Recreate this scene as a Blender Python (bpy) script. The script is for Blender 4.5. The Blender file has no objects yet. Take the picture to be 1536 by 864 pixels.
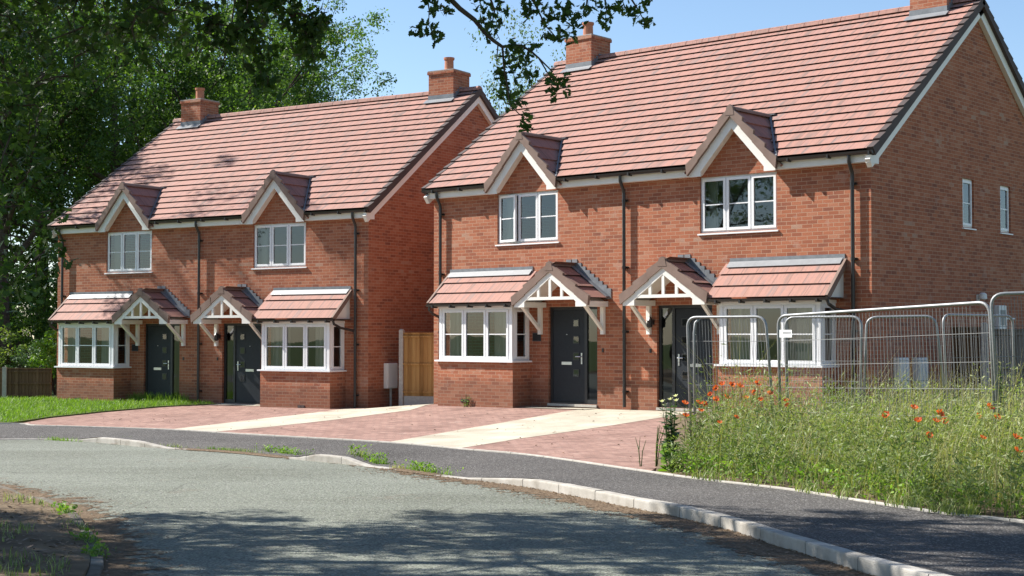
import bpy, bmesh, math, random
import numpy as np
from mathutils import Vector, Matrix
from mathutils.geometry import delaunay_2d_cdt
random.seed(7); RNG = np.random.default_rng(11)
S = bpy.context.scene
COL = S.collection
PI = math.pi

# ------------------------------------------------------------------ helpers
def tag(o, label=None, cat=None, group=None, kind=None):
    if label: o['label'] = label
    if cat: o['category'] = cat
    if group: o['group'] = group
    if kind: o['kind'] = kind
    return o

def empty(name, loc=(0, 0, 0), rz=0.0, parent=None):
    o = bpy.data.objects.new(name, None); COL.objects.link(o)
    o.location = loc; o.rotation_euler = (0, 0, rz); o.empty_display_size = 0.2
    if parent: o.parent = parent
    return o

def link(name, me, parent=None, mats=()):
    o = bpy.data.objects.new(name, me); COL.objects.link(o)
    for m in mats: me.materials.append(m)
    if parent: o.parent = parent
    return o

def copy_tree(o, parent=None):
    c = o.copy(); COL.objects.link(c)
    if parent: c.parent = parent
    for ch in list(o.children): copy_tree(ch, c)
    return c

class MB:
    """collects faces (with uv in metres) and builds ONE mesh object"""
    def __init__(s, xf=None):
        s.V = []; s.F = []; s.U = []; s.M = []; s.xf = xf
    def add(s, p):
        s.V.append(tuple(s.xf(p)) if s.xf else tuple(p)); return len(s.V) - 1
    def fi(s, idx, uv=None, m=0):
        s.F.append(list(idx)); s.U.append(uv); s.M.append(m)
    def face(s, pts, uv=None, m=0):
        s.fi([s.add(p) for p in pts], uv, m)
    def box(s, x0, x1, y0, y1, z0, z1, m=0):
        i = [s.add(p) for p in ((x0,y0,z0),(x1,y0,z0),(x1,y1,z0),(x0,y1,z0),(x0,y0,z1),(x1,y0,z1),(x1,y1,z1),(x0,y1,z1))]
        for f in ((0,3,2,1),(4,5,6,7),(0,1,5,4),(1,2,6,5),(2,3,7,6),(3,0,4,7)):
            s.fi([i[k] for k in f], None, m)
    def prism(s, poly, d, m=0):
        d = Vector(d); n = len(poly)
        a = [s.add(p) for p in poly]; b = [s.add(Vector(p) + d) for p in poly]
        s.fi(a[::-1], None, m); s.fi(b, None, m)
        for k in range(n):
            j = (k + 1) % n; s.fi([a[k], a[j], b[j], b[k]], None, m)
    def bar(s, p, q, w, h, up=(0, 0, 1), m=0):
        p = Vector(p); q = Vector(q); t = (q - p).normalized()
        a = t.cross(Vector(up)).normalized() * (w / 2); b = a.cross(t).normalized() * (h / 2)
        s.prism([p - a - b, p + a - b, p + a + b, p - a + b], q - p, m)
    def tube(s, path, r, n=8, m=0, caps=True):
        path = [Vector(p) for p in path]
        rs = r if isinstance(r, (list, tuple)) else [r] * len(path)
        rings = []; a = None
        for k, p in enumerate(path):
            t = (path[min(k + 1, len(path) - 1)] - path[max(k - 1, 0)])
            t = t.normalized() if t.length > 1e-9 else Vector((0, 0, 1))
            if a is None:
                a = t.cross(Vector((0, 0, 1)) if abs(t.z) < .9 else Vector((1, 0, 0))).normalized()
            else:
                a = (a - t * a.dot(t)).normalized()
            b = t.cross(a)
            rings.append([s.add(p + (a * math.cos(2*PI*j/n) + b * math.sin(2*PI*j/n)) * rs[k]) for j in range(n)])
        for k in range(len(rings) - 1):
            for j in range(n):
                i = (j + 1) % n
                s.fi([rings[k][j], rings[k][i], rings[k+1][i], rings[k+1][j]], None, m)
        if caps:
            s.fi(rings[0][::-1], None, m); s.fi(rings[-1], None, m)
    def lathe(s, prof, c=(0, 0, 0), n=16, m=0):
        c = Vector(c); rings = []
        for r, z in prof:
            rings.append([s.add(c + Vector((r*math.cos(2*PI*j/n), r*math.sin(2*PI*j/n), z))) for j in range(n)])
        for k in range(len(rings) - 1):
            for j in range(n):
                i = (j + 1) % n
                s.fi([rings[k][j], rings[k][i], rings[k+1][i], rings[k+1][j]], None, m)
        s.fi(rings[0][::-1], None, m); s.fi(rings[-1], None, m)
    def build(s, name, mats, parent=None, smooth=False, bevel=0, fix=False):
        me = bpy.data.meshes.new(name)
        me.from_pydata(s.V, [], s.F)
        if not isinstance(mats, (list, tuple)): mats = [mats]
        uvl = me.uv_layers.new(name='UVMap')
        for pl in me.polygons:
            uv = s.U[pl.index]
            pl.material_index = s.M[pl.index]
            n = pl.normal
            for k, li in enumerate(pl.loop_indices):
                if uv is not None: uvl.data[li].uv = uv[k]
                else:
                    c = me.vertices[me.loops[li].vertex_index].co
                    ax, ay, az = abs(n.x), abs(n.y), abs(n.z)
                    if az >= ax and az >= ay: uvl.data[li].uv = (c.x, c.y)
                    elif ay >= ax: uvl.data[li].uv = (c.x, c.z)
                    else: uvl.data[li].uv = (c.y, c.z)
        if fix:
            bm = bmesh.new(); bm.from_mesh(me)
            bmesh.ops.recalc_face_normals(bm, faces=bm.faces); bm.to_mesh(me); bm.free()
        if smooth:
            for pl in me.polygons: pl.use_smooth = True
        o = link(name, me, parent, mats)
        if bevel:
            b = o.modifiers.new('bevel', 'BEVEL'); b.width = bevel; b.segments = 2; b.limit_method = 'ANGLE'
        return o

def np_mesh(name, V, sizes, mats, parent=None, rnd=None, midx=None, loops=None):
    """fast mesh: V (N,3), sizes = vertices per face (consecutive unless loops is given)"""
    me = bpy.data.meshes.new(name)
    sizes = np.asarray(sizes, np.int32); nl = int(sizes.sum())
    me.vertices.add(len(V)); me.vertices.foreach_set('co', np.asarray(V, np.float32).ravel())
    me.loops.add(nl); me.loops.foreach_set('vertex_index', np.arange(nl, dtype=np.int32) if loops is None else np.asarray(loops, np.int32))
    me.polygons.add(len(sizes))
    st = np.zeros(len(sizes), np.int32); st[1:] = np.cumsum(sizes)[:-1]
    me.polygons.foreach_set('loop_start', st)
    if midx is not None: me.polygons.foreach_set('material_index', np.asarray(midx, np.int32))
    me.update(calc_edges=True)
    if rnd is not None:
        at = me.attributes.new('rnd', 'FLOAT', 'FACE'); at.data.foreach_set('value', np.asarray(rnd, np.float32))
    if not isinstance(mats, (list, tuple)): mats = [mats]
    return link(name, me, parent, mats)

# ------------------------------------------------------------------ materials
class NT:
    def __init__(s, name):
        s.m = bpy.data.materials.new(name); s.m.use_nodes = True
        s.t = s.m.node_tree; s.t.nodes.clear()
        s.out = s.t.nodes.new('ShaderNodeOutputMaterial')
    def n(s, typ, ins=None, **props):
        nd = s.t.nodes.new(typ)
        for k, v in props.items(): setattr(nd, k, v)
        for k, v in (ins or {}).items():
            if isinstance(v, bpy.types.NodeSocket): s.t.links.new(v, nd.inputs[k])
            else: nd.inputs[k].default_value = v
        return nd
    def math(s, op, a, b=0.0, c=None):
        ins = {0: a, 1: b}
        if c is not None: ins[2] = c
        return s.n('ShaderNodeMath', ins, operation=op).outputs[0]
    def ramp(s, fac, stops, interp='LINEAR'):
        nd = s.n('ShaderNodeValToRGB', {0: fac}); cr = nd.color_ramp; cr.interpolation = interp
        while len(cr.elements) < len(stops): cr.elements.new(0.5)
        for e, (p, c) in zip(cr.elements, stops):
            e.position = p; e.color = (*c, 1) if len(c) == 3 else c
        return nd.outputs[0]
    def mix(s, f, a, b, bt='MIX'):
        nd = s.n('ShaderNodeMix', data_type='RGBA', blend_type=bt)
        for i, v in ((0, f), (6, a), (7, b)):
            if isinstance(v, bpy.types.NodeSocket): s.t.links.new(v, nd.inputs[i])
            else: nd.inputs[i].default_value = v if i == 0 else ((*v, 1) if len(v) == 3 else v)
        return nd.outputs[2]
    def noise(s, vec, scale, detail=4, rough=.55):
        return s.n('ShaderNodeTexNoise', {'Vector': vec, 'Scale': scale, 'Detail': detail, 'Roughness': rough}).outputs[0]
    def bsdf(s, col, rough=.7, spec=.3, bump=None, bstr=.3, bdist=.01, metal=0.0):
        b = s.n('ShaderNodeBsdfPrincipled', {'Base Color': (*col, 1) if isinstance(col, tuple) and len(col) == 3 else col,
              'Roughness': rough, 'Specular IOR Level': spec, 'Metallic': metal})
        if bump is not None:
            nb = s.n('ShaderNodeBump', {'Height': bump, 'Strength': bstr, 'Distance': bdist})
            s.t.links.new(nb.outputs[0], b.inputs['Normal'])
        s.t.links.new(b.outputs[0], s.out.inputs[0]); return b
    def obj(s): return s.n('ShaderNodeTexCoord').outputs['Object']
    def uv(s): return s.n('ShaderNodeTexCoord').outputs['UV']

def plain(name, c1, c2=None, scale=6.0, rough=.6, spec=.3, bstr=.15, metal=0.0, c3=None, fine=60.0):
    t = NT(name); co = t.obj()
    c2 = c2 or tuple(x * .85 for x in c1)
    nz = t.noise(co, scale, 5)
    stops = [(.3, c1), (.7, c2)] if c3 is None else [(.28, c1), (.5, c2), (.72, c3)]
    col = t.ramp(nz, stops)
    t.bsdf(col, rough, spec, t.noise(co, fine, 3), bstr, .004, metal); return t.m

def brick_mat(name='brick', bw=.225, bh=.075, mw=.045, mh=.14, stops=None, mortar=(.41,.265,.18), vec='uv', rot=0.0):
    t = NT(name)
    v = t.uv() if vec == 'uv' else t.obj()
    if rot:
        v = t.n('ShaderNodeMapping', {'Vector': v, 'Rotation': (0, 0, rot)}).outputs[0]
    sp = t.n('ShaderNodeSeparateXYZ', {0: v})
    r = t.math('DIVIDE', sp.outputs[1], bh); row = t.math('FLOOR', r); fy = t.math('FRACT', r)
    x = t.math('ADD', t.math('DIVIDE', sp.outputs[0], bw), t.math('MULTIPLY', t.math('MODULO', t.math('ABSOLUTE', row), 2.0), .5))
    colm = t.math('FLOOR', x); fx = t.math('FRACT', x)
    wn = t.n('ShaderNodeTexWhiteNoise', {'Vector': t.n('ShaderNodeCombineXYZ', {0: colm, 1: row}).outputs[0]}, noise_dimensions='2D')
    big = t.noise(v, .9, 4, .6)
    f = t.math('ADD', t.math('MULTIPLY', wn.outputs[0], .82), t.math('MULTIPLY', t.math('SUBTRACT', big, .5), .75))
    f = t.math('ADD', f, .09)
    col = t.ramp(f, stops or [(0, (.23,.088,.058)), (.2, (.31,.108,.061)), (.5, (.37,.130,.069)), (.78, (.405,.150,.082)), (.92, (.42,.185,.112)), (1, (.40,.24,.17))])
    fine = t.noise(v, 55.0, 4)
    col = t.mix(.55, col, t.ramp(fine, [(.3, (.55,.55,.55)), (.7, (1.15,1.15,1.15))]), 'MULTIPLY')
    mo = t.math('MAXIMUM', t.math('LESS_THAN', fx, mw), t.math('LESS_THAN', fy, mh))
    bloom = t.math('MULTIPLY', t.math('GREATER_THAN', t.noise(v, 2.3, 5, .65), .62), .16)
    col = t.mix(bloom, col, (.5,.42,.36))
    if bh > .08:
        col = t.mix(.8, col, t.ramp(t.noise(v, .9, 6, .65), [(.3, (.74,.72,.70)), (.5, (1,1,1)), (.7, (1.1,1.1,1.08))]), 'MULTIPLY')
    col = t.mix(mo, col, mortar)
    if vec == 'uv' and bh < .08:
        dz = t.math('SUBTRACT', t.math('ADD', .30, t.math('MULTIPLY', t.noise(v, 1.6, 4, .6), .55)), sp.outputs[1])
        damp = t.n('ShaderNodeClamp', {0: t.math('MULTIPLY', dz, 2.2), 1: 0.0, 2: .42}).outputs[0]
        col = t.mix(damp, col, (.10,.062,.045))
    h = t.math('SUBTRACT', t.math('MULTIPLY', fine, .3), mo)
    t.bsdf(col, .88, .2, h, .55, .006); return t.m

def tile_mat(name, stops, tw=.33):
    t = NT(name); sp = t.n('ShaderNodeSeparateXYZ', {0: t.uv()})
    row = t.math('FLOOR', sp.outputs[1])
    x = t.math('ADD', t.math('DIVIDE', sp.outputs[0], tw), t.math('MULTIPLY', t.math('MODULO', row, 2.0), .5))
    cl = t.math('FLOOR', x); fx = t.math('FRACT', x)
    wn = t.n('ShaderNodeTexWhiteNoise', {'Vector': t.n('ShaderNodeCombineXYZ', {0: cl, 1: row}).outputs[0]}, noise_dimensions='2D')
    wv = t.n('ShaderNodeCombineXYZ', {0: t.math('MULTIPLY', sp.outputs[0], 11.0), 1: t.math('MULTIPLY', sp.outputs[1], .35), 2: t.math('MULTIPLY', wn.outputs[0], 40.0)}).outputs[0]
    st = t.noise(wv, 1.0, 3, .5)
    f = t.math('ADD', t.math('MULTIPLY', wn.outputs[0], .34), t.math('ADD', t.math('MULTIPLY', t.math('SUBTRACT', st, .5), 1.75), .40))
    col = t.ramp(t.math('SUBTRACT', f, .05), stops)
    fine = t.noise(t.obj(), 40.0, 4)
    col = t.mix(.4, col, t.ramp(fine, [(.3, (.7,.7,.7)), (.7, (1.1,1.1,1.1))]), 'MULTIPLY')
    jt = t.math('LESS_THAN', fx, .035)
    col = t.mix(t.math('MULTIPLY', jt, .55), col, (.06,.035,.03))
    t.bsdf(col, .75, .3, t.math('SUBTRACT', t.math('MULTIPLY', fine, .4), jt), .35, .005); return t.m

def leaf_mat(name, stops, trans=.35, rough=.5):
    t = NT(name); at = t.n('ShaderNodeAttribute', attribute_name='rnd')
    col = t.ramp(at.outputs['Fac'], stops)
    b = t.n('ShaderNodeBsdfPrincipled', {'Base Color': col, 'Roughness': rough, 'Specular IOR Level': .3})
    tc = t.mix(1.0, col, (1.5, 1.7, .55), 'MULTIPLY')
    tr = t.n('ShaderNodeBsdfTranslucent', {'Color': tc})
    mx = t.n('ShaderNodeMixShader', {0: trans, 1: b.outputs[0], 2: tr.outputs[0]})
    t.t.links.new(mx.outputs[0], t.out.inputs[0]); return t.m

def glass_mat():
    t = NT('window_glass')
    fr = t.n('ShaderNodeFresnel', {'IOR': 1.85})
    tr = t.n('ShaderNodeBsdfTransparent', {'Color': (.80,.85,.84,1)})
    co = t.obj(); bp = t.n('ShaderNodeBump', {'Height': t.noise(co, 1.1, 2), 'Strength': .05, 'Distance': .05})
    gl = t.n('ShaderNodeBsdfGlossy', {'Color': (.9,.95,1,1), 'Roughness': .015, 'Normal': bp.outputs[0]})
    mx = t.n('ShaderNodeMixShader', {0: fr.outputs[0], 1: tr.outputs[0], 2: gl.outputs[0]})
    t.t.links.new(mx.outputs[0], t.out.inputs[0]); return t.m

def asphalt(name, c1, c2, c3, agg=62.0, stain=.35, streak=True):
    t = NT(name); co = t.obj()
    big = t.noise(co, .35, 5, .6)
    mp = t.n('ShaderNodeMapping', {'Vector': co, 'Rotation': (0, 0, .75), 'Scale': (.12, .9, 1)}).outputs[0]
    if streak: big = t.math('ADD', t.math('MULTIPLY', big, .5), t.math('MULTIPLY', t.noise(mp, 1.0, 4, .6), .5))
    col = t.ramp(big, [(.35, c1), (.5, c2), (.68, c3)])
    vo = t.n('ShaderNodeTexVoronoi', {'Vector': co, 'Scale': agg})
    f = t.noise(co, agg*.55, 3, .75)
    col = t.mix(.9 if streak else .62, col, t.ramp(f, [(.28, (.40,.40,.40)), (.5, (.95,.95,.95)), (.72, (1.65,1.63,1.6))]), 'MULTIPLY')
    sp = t.n('ShaderNodeSeparateXYZ', {0: vo.outputs['Color']})
    col = t.mix(t.math('MULTIPLY', t.math('GREATER_THAN', sp.outputs[0], .84), .45), col, (.34,.33,.31))
    col = t.mix(t.math('MULTIPLY', t.math('LESS_THAN', sp.outputs[1], .14), .55), col, (.03,.028,.026))
    if streak:
        wob = t.n('ShaderNodeMix', {0: .12}, data_type='RGBA'); t.t.links.new(co, wob.inputs[6]); t.t.links.new(t.n('ShaderNodeTexNoise', {'Vector': co, 'Scale': 1.7, 'Detail': 5}).outputs['Color'], wob.inputs[7])
        ed = t.n('ShaderNodeTexVoronoi', {'Vector': wob.outputs[2], 'Scale': .33}, feature='DISTANCE_TO_EDGE').outputs['Distance']
        crack = t.math('MULTIPLY', t.math('LESS_THAN', ed, .0045), t.math('GREATER_THAN', t.noise(co, .5, 3), .5))
        col = t.mix(t.math('MULTIPLY', crack, .28), col, (.045,.04,.035))
        patch = t.math('GREATER_THAN', t.noise(co, .8, 7, .72), .63)
        col = t.mix(t.math('MULTIPLY', patch, .28), col, (.16,.125,.09))
    t.bsdf(col, .9, .25, t.math('SUBTRACT', f, t.math('MULTIPLY', vo.outputs['Distance'], .8)), .6, .012); return t.m

M = {}
M['brick'] = brick_mat()
M['tile'] = tile_mat('roof_tile', [(.08,(.20,.13,.108)), (.28,(.27,.155,.125)), (.42,(.325,.172,.133)), (.55,(.36,.187,.146)), (.67,(.325,.175,.142)), (.80,(.28,.168,.14)), (.93,(.225,.158,.138))])
M['tile_dark'] = tile_mat('brown_tile', [(.05,(.18,.105,.088)), (.35,(.27,.138,.11)), (.7,(.34,.168,.132)), (1,(.28,.16,.132))])
M['verge'] = plain('verge_brown', (.17,.115,.09), (.23,.16,.13), 3, .75)
M['verge_grey'] = plain('verge_grey', (.062,.046,.042), (.09,.068,.062), 3, .75)
M['upvc'] = plain('white_upvc', (.80,.80,.80), (.76,.76,.765), 2, .4, .5, .0)
M['paint'] = plain('white_paint', (.80,.78,.73), (.74,.72,.66), 3, .5, .4, .0)
M['plastic'] = plain('black_plastic', (.016,.014,.014), (.028,.024,.023), 5, .35, .5, .03)
M['lead'] = plain('lead_sheet', (.14,.15,.16), (.22,.232,.245), 7, .5, .5, .2)
M['lead_dark'] = plain('lead_dark', (.10,.105,.11), (.14,.145,.15), 7, .5, .5, .2)
M['lead_bright'] = plain('lead_bright', (.21,.22,.23), (.17,.178,.187), 7, .45, .5, .2)
M['glass'] = glass_mat()
M['door'] = plain('anthracite', (.013,.017,.022), (.017,.022,.028), 14, .5, .3, .08)
M['door_frame'] = plain('black_frame', (.016,.017,.019), (.022,.023,.025), 8, .4, .5, .03)
M['chrome'] = plain('satin_metal', (.6,.6,.6), (.5,.5,.5), 20, .28, .5, .02, 1.0)
M['terracotta'] = plain('terracotta', (.42,.18,.10), (.34,.14,.085), 9, .8)
M['mortar'] = plain('cement', (.40,.37,.33), (.32,.29,.26), 9, .9, .2, .4)
M['room'] = plain('room_plaster', (.34,.35,.33), (.30,.31,.295), 1, .9)
M['curtain'] = plain('curtain_cloth', (.66,.66,.58), (.58,.59,.52), 2, .9)
M['meter'] = plain('meter_box_white', (.76,.75,.71), (.70,.69,.65), 3, .5)
M['concrete'] = plain('concrete', (.46,.43,.38), (.38,.355,.315), 8, .9, .2, .4, c3=(.50,.475,.43))
M['kerb'] = plain('kerb_concrete', (.25,.225,.19), (.37,.345,.305), 4, .92, .2, .7, c3=(.45,.425,.385), fine=70)
M['galv'] = plain('galvanised_steel', (.31,.318,.322), (.23,.237,.24), 25, .5, .4, .03, .45)
M['wire'] = plain('wire', (.24,.245,.245), (.19,.195,.195), 25, .65, .3, .0, .2)
M['sign'] = plain('sign_white', (.8,.8,.8), None, 3, .4)
M['sign_ink'] = plain('sign_ink', (.3,.3,.31), None, 3, .5)
M['soil'] = plain('soil', (.10,.075,.05), (.16,.12,.08), 3, .95, .1, .8, c3=(.20,.16,.11))
M['grass_base'] = plain('grass_floor', (.055,.085,.022), (.085,.12,.03), 1.6, .95, .1, .6, c3=(.11,.115,.05))
M['bark'] = plain('bark', (.045,.035,.026), (.075,.06,.046), 8, .95, .1, 1.0, c3=(.10,.085,.068))
M['road'] = asphalt('old_asphalt', (.130,.138,.108), (.168,.180,.146), (.200,.214,.177))
M['pavement'] = asphalt('new_asphalt', (.055,.050,.047), (.075,.069,.065), (.098,.090,.084), 70.0, streak=False)
M['paving'] = brick_mat('block_paving', .21, .105, .05, .09, [(0,(.23,.135,.112)), (.3,(.285,.172,.14)), (.6,(.33,.20,.163)), (1,(.38,.24,.195))], (.17,.115,.095), 'uv')
M['slab'] = brick_mat('cream_slab', .6, .6, .012, .012, [(0,(.43,.385,.30)), (.5,(.49,.44,.35)), (1,(.54,.485,.39))], (.36,.31,.24), 'uv')
def timber(name, a, b, c):
    t = NT(name); sp = t.n('ShaderNodeSeparateXYZ', {0: t.uv()})
    bd = t.math('DIVIDE', sp.outputs[0], .11); col = t.n('ShaderNodeTexWhiteNoise', {'W': t.math('FLOOR', bd)}, noise_dimensions='1D').outputs[0]
    g = t.noise(t.n('ShaderNodeCombineXYZ', {0: t.math('MULTIPLY', sp.outputs[0], 26.0), 1: t.math('MULTIPLY', sp.outputs[1], 1.6)}).outputs[0], 1.0, 5, .6)
    f = t.math('ADD', t.math('MULTIPLY', col, .45), t.math('MULTIPLY', g, .6))
    t.bsdf(t.ramp(f, [(.2, a), (.5, b), (.85, c)]), .8, .2, g, .3, .004); return t.m
M['timber'] = timber('golden_timber', (.22,.11,.035), (.36,.19,.065), (.46,.27,.10))
M['timber_dark'] = timber('brown_timber', (.09,.05,.026), (.14,.08,.042), (.19,.115,.062))
M['timber_grey'] = timber('grey_timber', (.16,.145,.12), (.24,.22,.19), (.31,.29,.25))
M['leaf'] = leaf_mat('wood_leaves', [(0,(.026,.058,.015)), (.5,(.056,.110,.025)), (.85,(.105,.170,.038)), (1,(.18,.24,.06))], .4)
M['leaf_sunlit'] = leaf_mat('sunny_wood_leaves', [(0,(.045,.088,.020)), (.5,(.085,.150,.034)), (.85,(.14,.215,.050)), (1,(.22,.29,.075))], .4)  # wood leaves again, with sunlit brightness put into their colour
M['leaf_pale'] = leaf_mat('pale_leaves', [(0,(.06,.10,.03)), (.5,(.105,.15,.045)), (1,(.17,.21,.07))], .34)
M['leaf_oak'] = leaf_mat('oak_leaves', [(0,(.022,.050,.012)), (.6,(.040,.082,.018)), (1,(.075,.130,.027))], .36)
M['blade'] = leaf_mat('grass_blades', [(0,(.09,.17,.02)), (.6,(.15,.26,.035)), (1,(.24,.33,.06))], .35)
M['weed'] = leaf_mat('weed_leaves', [(0,(.095,.135,.042)), (.45,(.18,.23,.080)), (.8,(.28,.32,.135)), (1,(.40,.41,.21))], .3)
M['straw'] = leaf_mat('straw', [(0,(.20,.20,.075)), (.5,(.33,.30,.14)), (1,(.45,.40,.23))], .3)
M['fresh'] = leaf_mat('fresh_leaves', [(0,(.10,.20,.03)), (.6,(.17,.29,.045)), (1,(.28,.38,.07))], .35)
M['blue_leaf'] = leaf_mat('grey_green_leaves', [(0,(.05,.095,.05)), (.6,(.085,.145,.075)), (1,(.14,.21,.11))], .25)
M['petal'] = leaf_mat('poppy_petals', [(0,(.46,.06,.025)), (.5,(.60,.10,.04)), (1,(.70,.19,.08))], .4)
M['petal_pale'] = leaf_mat('pale_petals', [(0,(.5,.46,.52)), (1,(.66,.62,.66))], .4)
M['litter'] = leaf_mat('dry_leaf_litter', [(0,(.06,.038,.022)), (.5,(.14,.085,.045)), (1,(.25,.16,.09))], .1)
def dirt_mat():
    t = NT('kerb_dirt'); co = t.obj(); at = t.n('ShaderNodeAttribute', attribute_name='fade')
    a = t.math('ADD', at.outputs['Fac'], t.math('MULTIPLY', t.math('SUBTRACT', t.noise(co, 5.0, 8, .78), .5), 2.0))
    a = t.math('GREATER_THAN', a, .5)
    col = t.ramp(t.noise(co, 26, 6, .75), [(.28,(.055,.038,.026)), (.5,(.14,.10,.066)), (.72,(.27,.21,.145))])
    b = t.n('ShaderNodeBsdfPrincipled', {'Base Color': col, 'Roughness': .95, 'Specular IOR Level': .1})
    nb = t.n('ShaderNodeBump', {'Height': t.noise(co, 45, 5), 'Strength': .8, 'Distance': .012}); t.t.links.new(nb.outputs[0], b.inputs['Normal'])
    mx = t.n('ShaderNodeMixShader', {0: a, 1: t.n('ShaderNodeBsdfTransparent').outputs[0], 2: b.outputs[0]})
    t.t.links.new(mx.outputs[0], t.out.inputs[0]); return t.m
M['dirt'] = dirt_mat()

# ------------------------------------------------------------------ camera and light
FPX, PITCH, CH = 2182.07, .0321, 1.494
cd = bpy.data.cameras.new('camera'); cam = bpy.data.objects.new('camera', cd); COL.objects.link(cam)
cam.location = (0, 0, CH); cam.rotation_euler = (PI/2 + PITCH, 0, 0)
cd.sensor_width = 36; cd.lens = 36 * FPX / 1536; cd.clip_end = 2000; S.camera = cam
def ray(x, y):
    a = (x - 768) / FPX; b = (432 - y) / FPX; c, s = math.cos(PITCH), math.sin(PITCH)
    return Vector((a, c - b * s, s + b * c))
def at_depth(x, y, d):                       # point on the sight line of a photo pixel, d metres ahead
    r = ray(x, y); return Vector((0, 0, CH)) + r * (d / r.y)
def on_surf(x, y, zf):
    r = ray(x, y); d = 20.0
    for _ in range(60):
        p = Vector((0, 0, CH)) + r * (d / r.y)
        d2 = r.y * (zf(p.x, p.y) - CH) / r.z
        d = d * .5 + d2 * .5
    return Vector((0, 0, CH)) + r * (d / r.y)

TRAVEL = Vector((1.02, -.335, -1.0)).normalized()
sd = -TRAVEL
sun = bpy.data.lights.new('sun', 'SUN'); sun.energy = 5.0; sun.angle = math.radians(.53); sun.color = (1, .955, .885)
so = bpy.data.objects.new('sun', sun); COL.objects.link(so); so.rotation_euler = TRAVEL.to_track_quat('-Z', 'Y').to_euler(); so.location = (-30, 10, 30)
w = bpy.data.worlds.new('World'); S.world = w; w.use_nodes = True
wn = w.node_tree; wn.nodes.clear()
sk = wn.nodes.new('ShaderNodeTexSky'); sk.sky_type = 'NISHITA'; sk.sun_disc = False
sk.sun_elevation = math.asin(sd.z); sk.sun_rotation = math.atan2(sd.x, sd.y); sk.air_density = 1.0; sk.dust_density = .3; sk.ozone_density = 3.0
bg = wn.nodes.new('ShaderNodeBackground'); bg.inputs[1].default_value = .088
wo = wn.nodes.new('ShaderNodeOutputWorld'); wn.links.new(sk.outputs[0], bg.inputs[0]); wn.links.new(bg.outputs[0], wo.inputs[0])
S.view_settings.view_transform = 'Standard'; S.view_settings.look = 'None'; S.view_settings.gamma = 1.0; S.view_settings.exposure = 1.05
S.render.engine = 'CYCLES'
S.cycles.use_denoising = True; S.cycles.max_bounces = 8; S.cycles.transparent_max_bounces = 24; S.cycles.diffuse_bounces = 4
S.cycles.caustics_reflective = False; S.cycles.caustics_refractive = False

# ------------------------------------------------------------------ house (local: x along the front, y into depth, z up)
HW, D = 5.6175, 9.58
EZ, EY, SL = 4.90, -.2287, .7293
RZ = EZ + SL * (D/2 - EY)
OV = .16
GU, GSL, GAP = 2.734, 1.106, 5.95       # gablet: centre, slope, apex (tile)
def roof_z(y): return EZ + SL * (y - EY)
def gab_hw(z): return (GAP - z) / GSL

def wall_grid(mb, us, zs, holes, pt, rec, depth_dir):
    us = sorted(set([u for u in us] + [h[k] for h in holes for k in (0, 1)])); zs = sorted(set([z for z in zs] + [h[k] for h in holes for k in (2, 3)]))
    for i in range(len(us) - 1):
        for j in range(len(zs) - 1):
            cu, cz = (us[i]+us[i+1])/2, (zs[j]+zs[j+1])/2
            if any(h[0] < cu < h[1] and h[2] < cz < h[3] for h in holes): continue
            mb.face([pt(us[i], zs[j]), pt(us[i+1], zs[j]), pt(us[i+1], zs[j+1]), pt(us[i], zs[j+1])])
    dd = Vector(depth_dir)
    for a, b, c, e in holes:
        for p, q in (((a, c), (a, e)), ((b, e), (b, c)), ((a, e), (b, e)), ((b, c), (a, c))):
            P, Q = Vector(pt(*p)), Vector(pt(*q))
            mb.face([P, Q, Q + dd * rec, P + dd * rec])

def window(root, ox, oy, oz, ex, eo, wd, ht, n, sill=True, open_first=False, name='window', bar=True):
    """(ox,oy,oz) lower corner of the outer frame face; ex along, eo outward (2-D unit vectors)"""
    def mk(): return MB(lambda p: (ox + ex[0]*p[0] + eo[0]*p[1], oy + ex[1]*p[0] + eo[1]*p[1], oz + p[2]))
    f = .05
    mb = mk()
    mb.box(0, wd, -.07, 0, 0, f); mb.box(0, wd, -.07, 0, ht - f, ht)
    for k in range(n + 1):
        x = k * (wd - f) / n
        mb.box(x, x + f, -.07, -.001, f, ht - f)
    o = mb.build(name, M['upvc'], root, fix=True)
    lw = (wd - f) / n
    for k in range(n):
        x0 = k * lw + f - .012; x1 = (k + 1) * lw + .012; z0, z1 = f - .012, ht - f + .012; s = .052
        ang = math.radians(9) if (open_first and k == 0) else 0
        base = mk().xf
        def xf(p, x0=x0, ang=ang, base=base):
            dx = p[0] - x0; dy = p[1]
            return base((x0 + dx*math.cos(ang) - dy*math.sin(ang)*0, dy + dx*math.sin(ang), p[2]))
        mb = MB(xf)
        mb.box(x0, x1, -.045, .018, z0, z0 + s); mb.box(x0, x1, -.045, .018, z1 - s, z1)
        mb.box(x0, x0 + s, -.045, .018, z0 + s, z1 - s); mb.box(x1 - s, x1, -.045, .018, z0 + s, z1 - s)
        if bar: mb.box(x0 + s, x1 - s, -.018, .006, (z0+z1)/2 - .011, (z0+z1)/2 + .011)
        so_ = mb.build('sash', M['upvc'], o, fix=True)
        if ang: tag(so_, 'window sash standing slightly open')
        mb = MB(xf); mb.face([(x0 + s, -.008, z0 + s), (x1 - s, -.008, z0 + s), (x1 - s, -.008, z1 - s), (x0 + s, -.008, z1 - s)])
        mb.build('pane', M['glass'], o)
    if sill:
        mb = mk(); mb.prism([(-.04, -.05, -.045), (-.04, .085, -.045), (-.04, .085, -.02), (-.04, -.05, 0.0)], (wd + .08, 0, 0))
        mb.build('sill', M['upvc'], o, fix=True)
    return o

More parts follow.
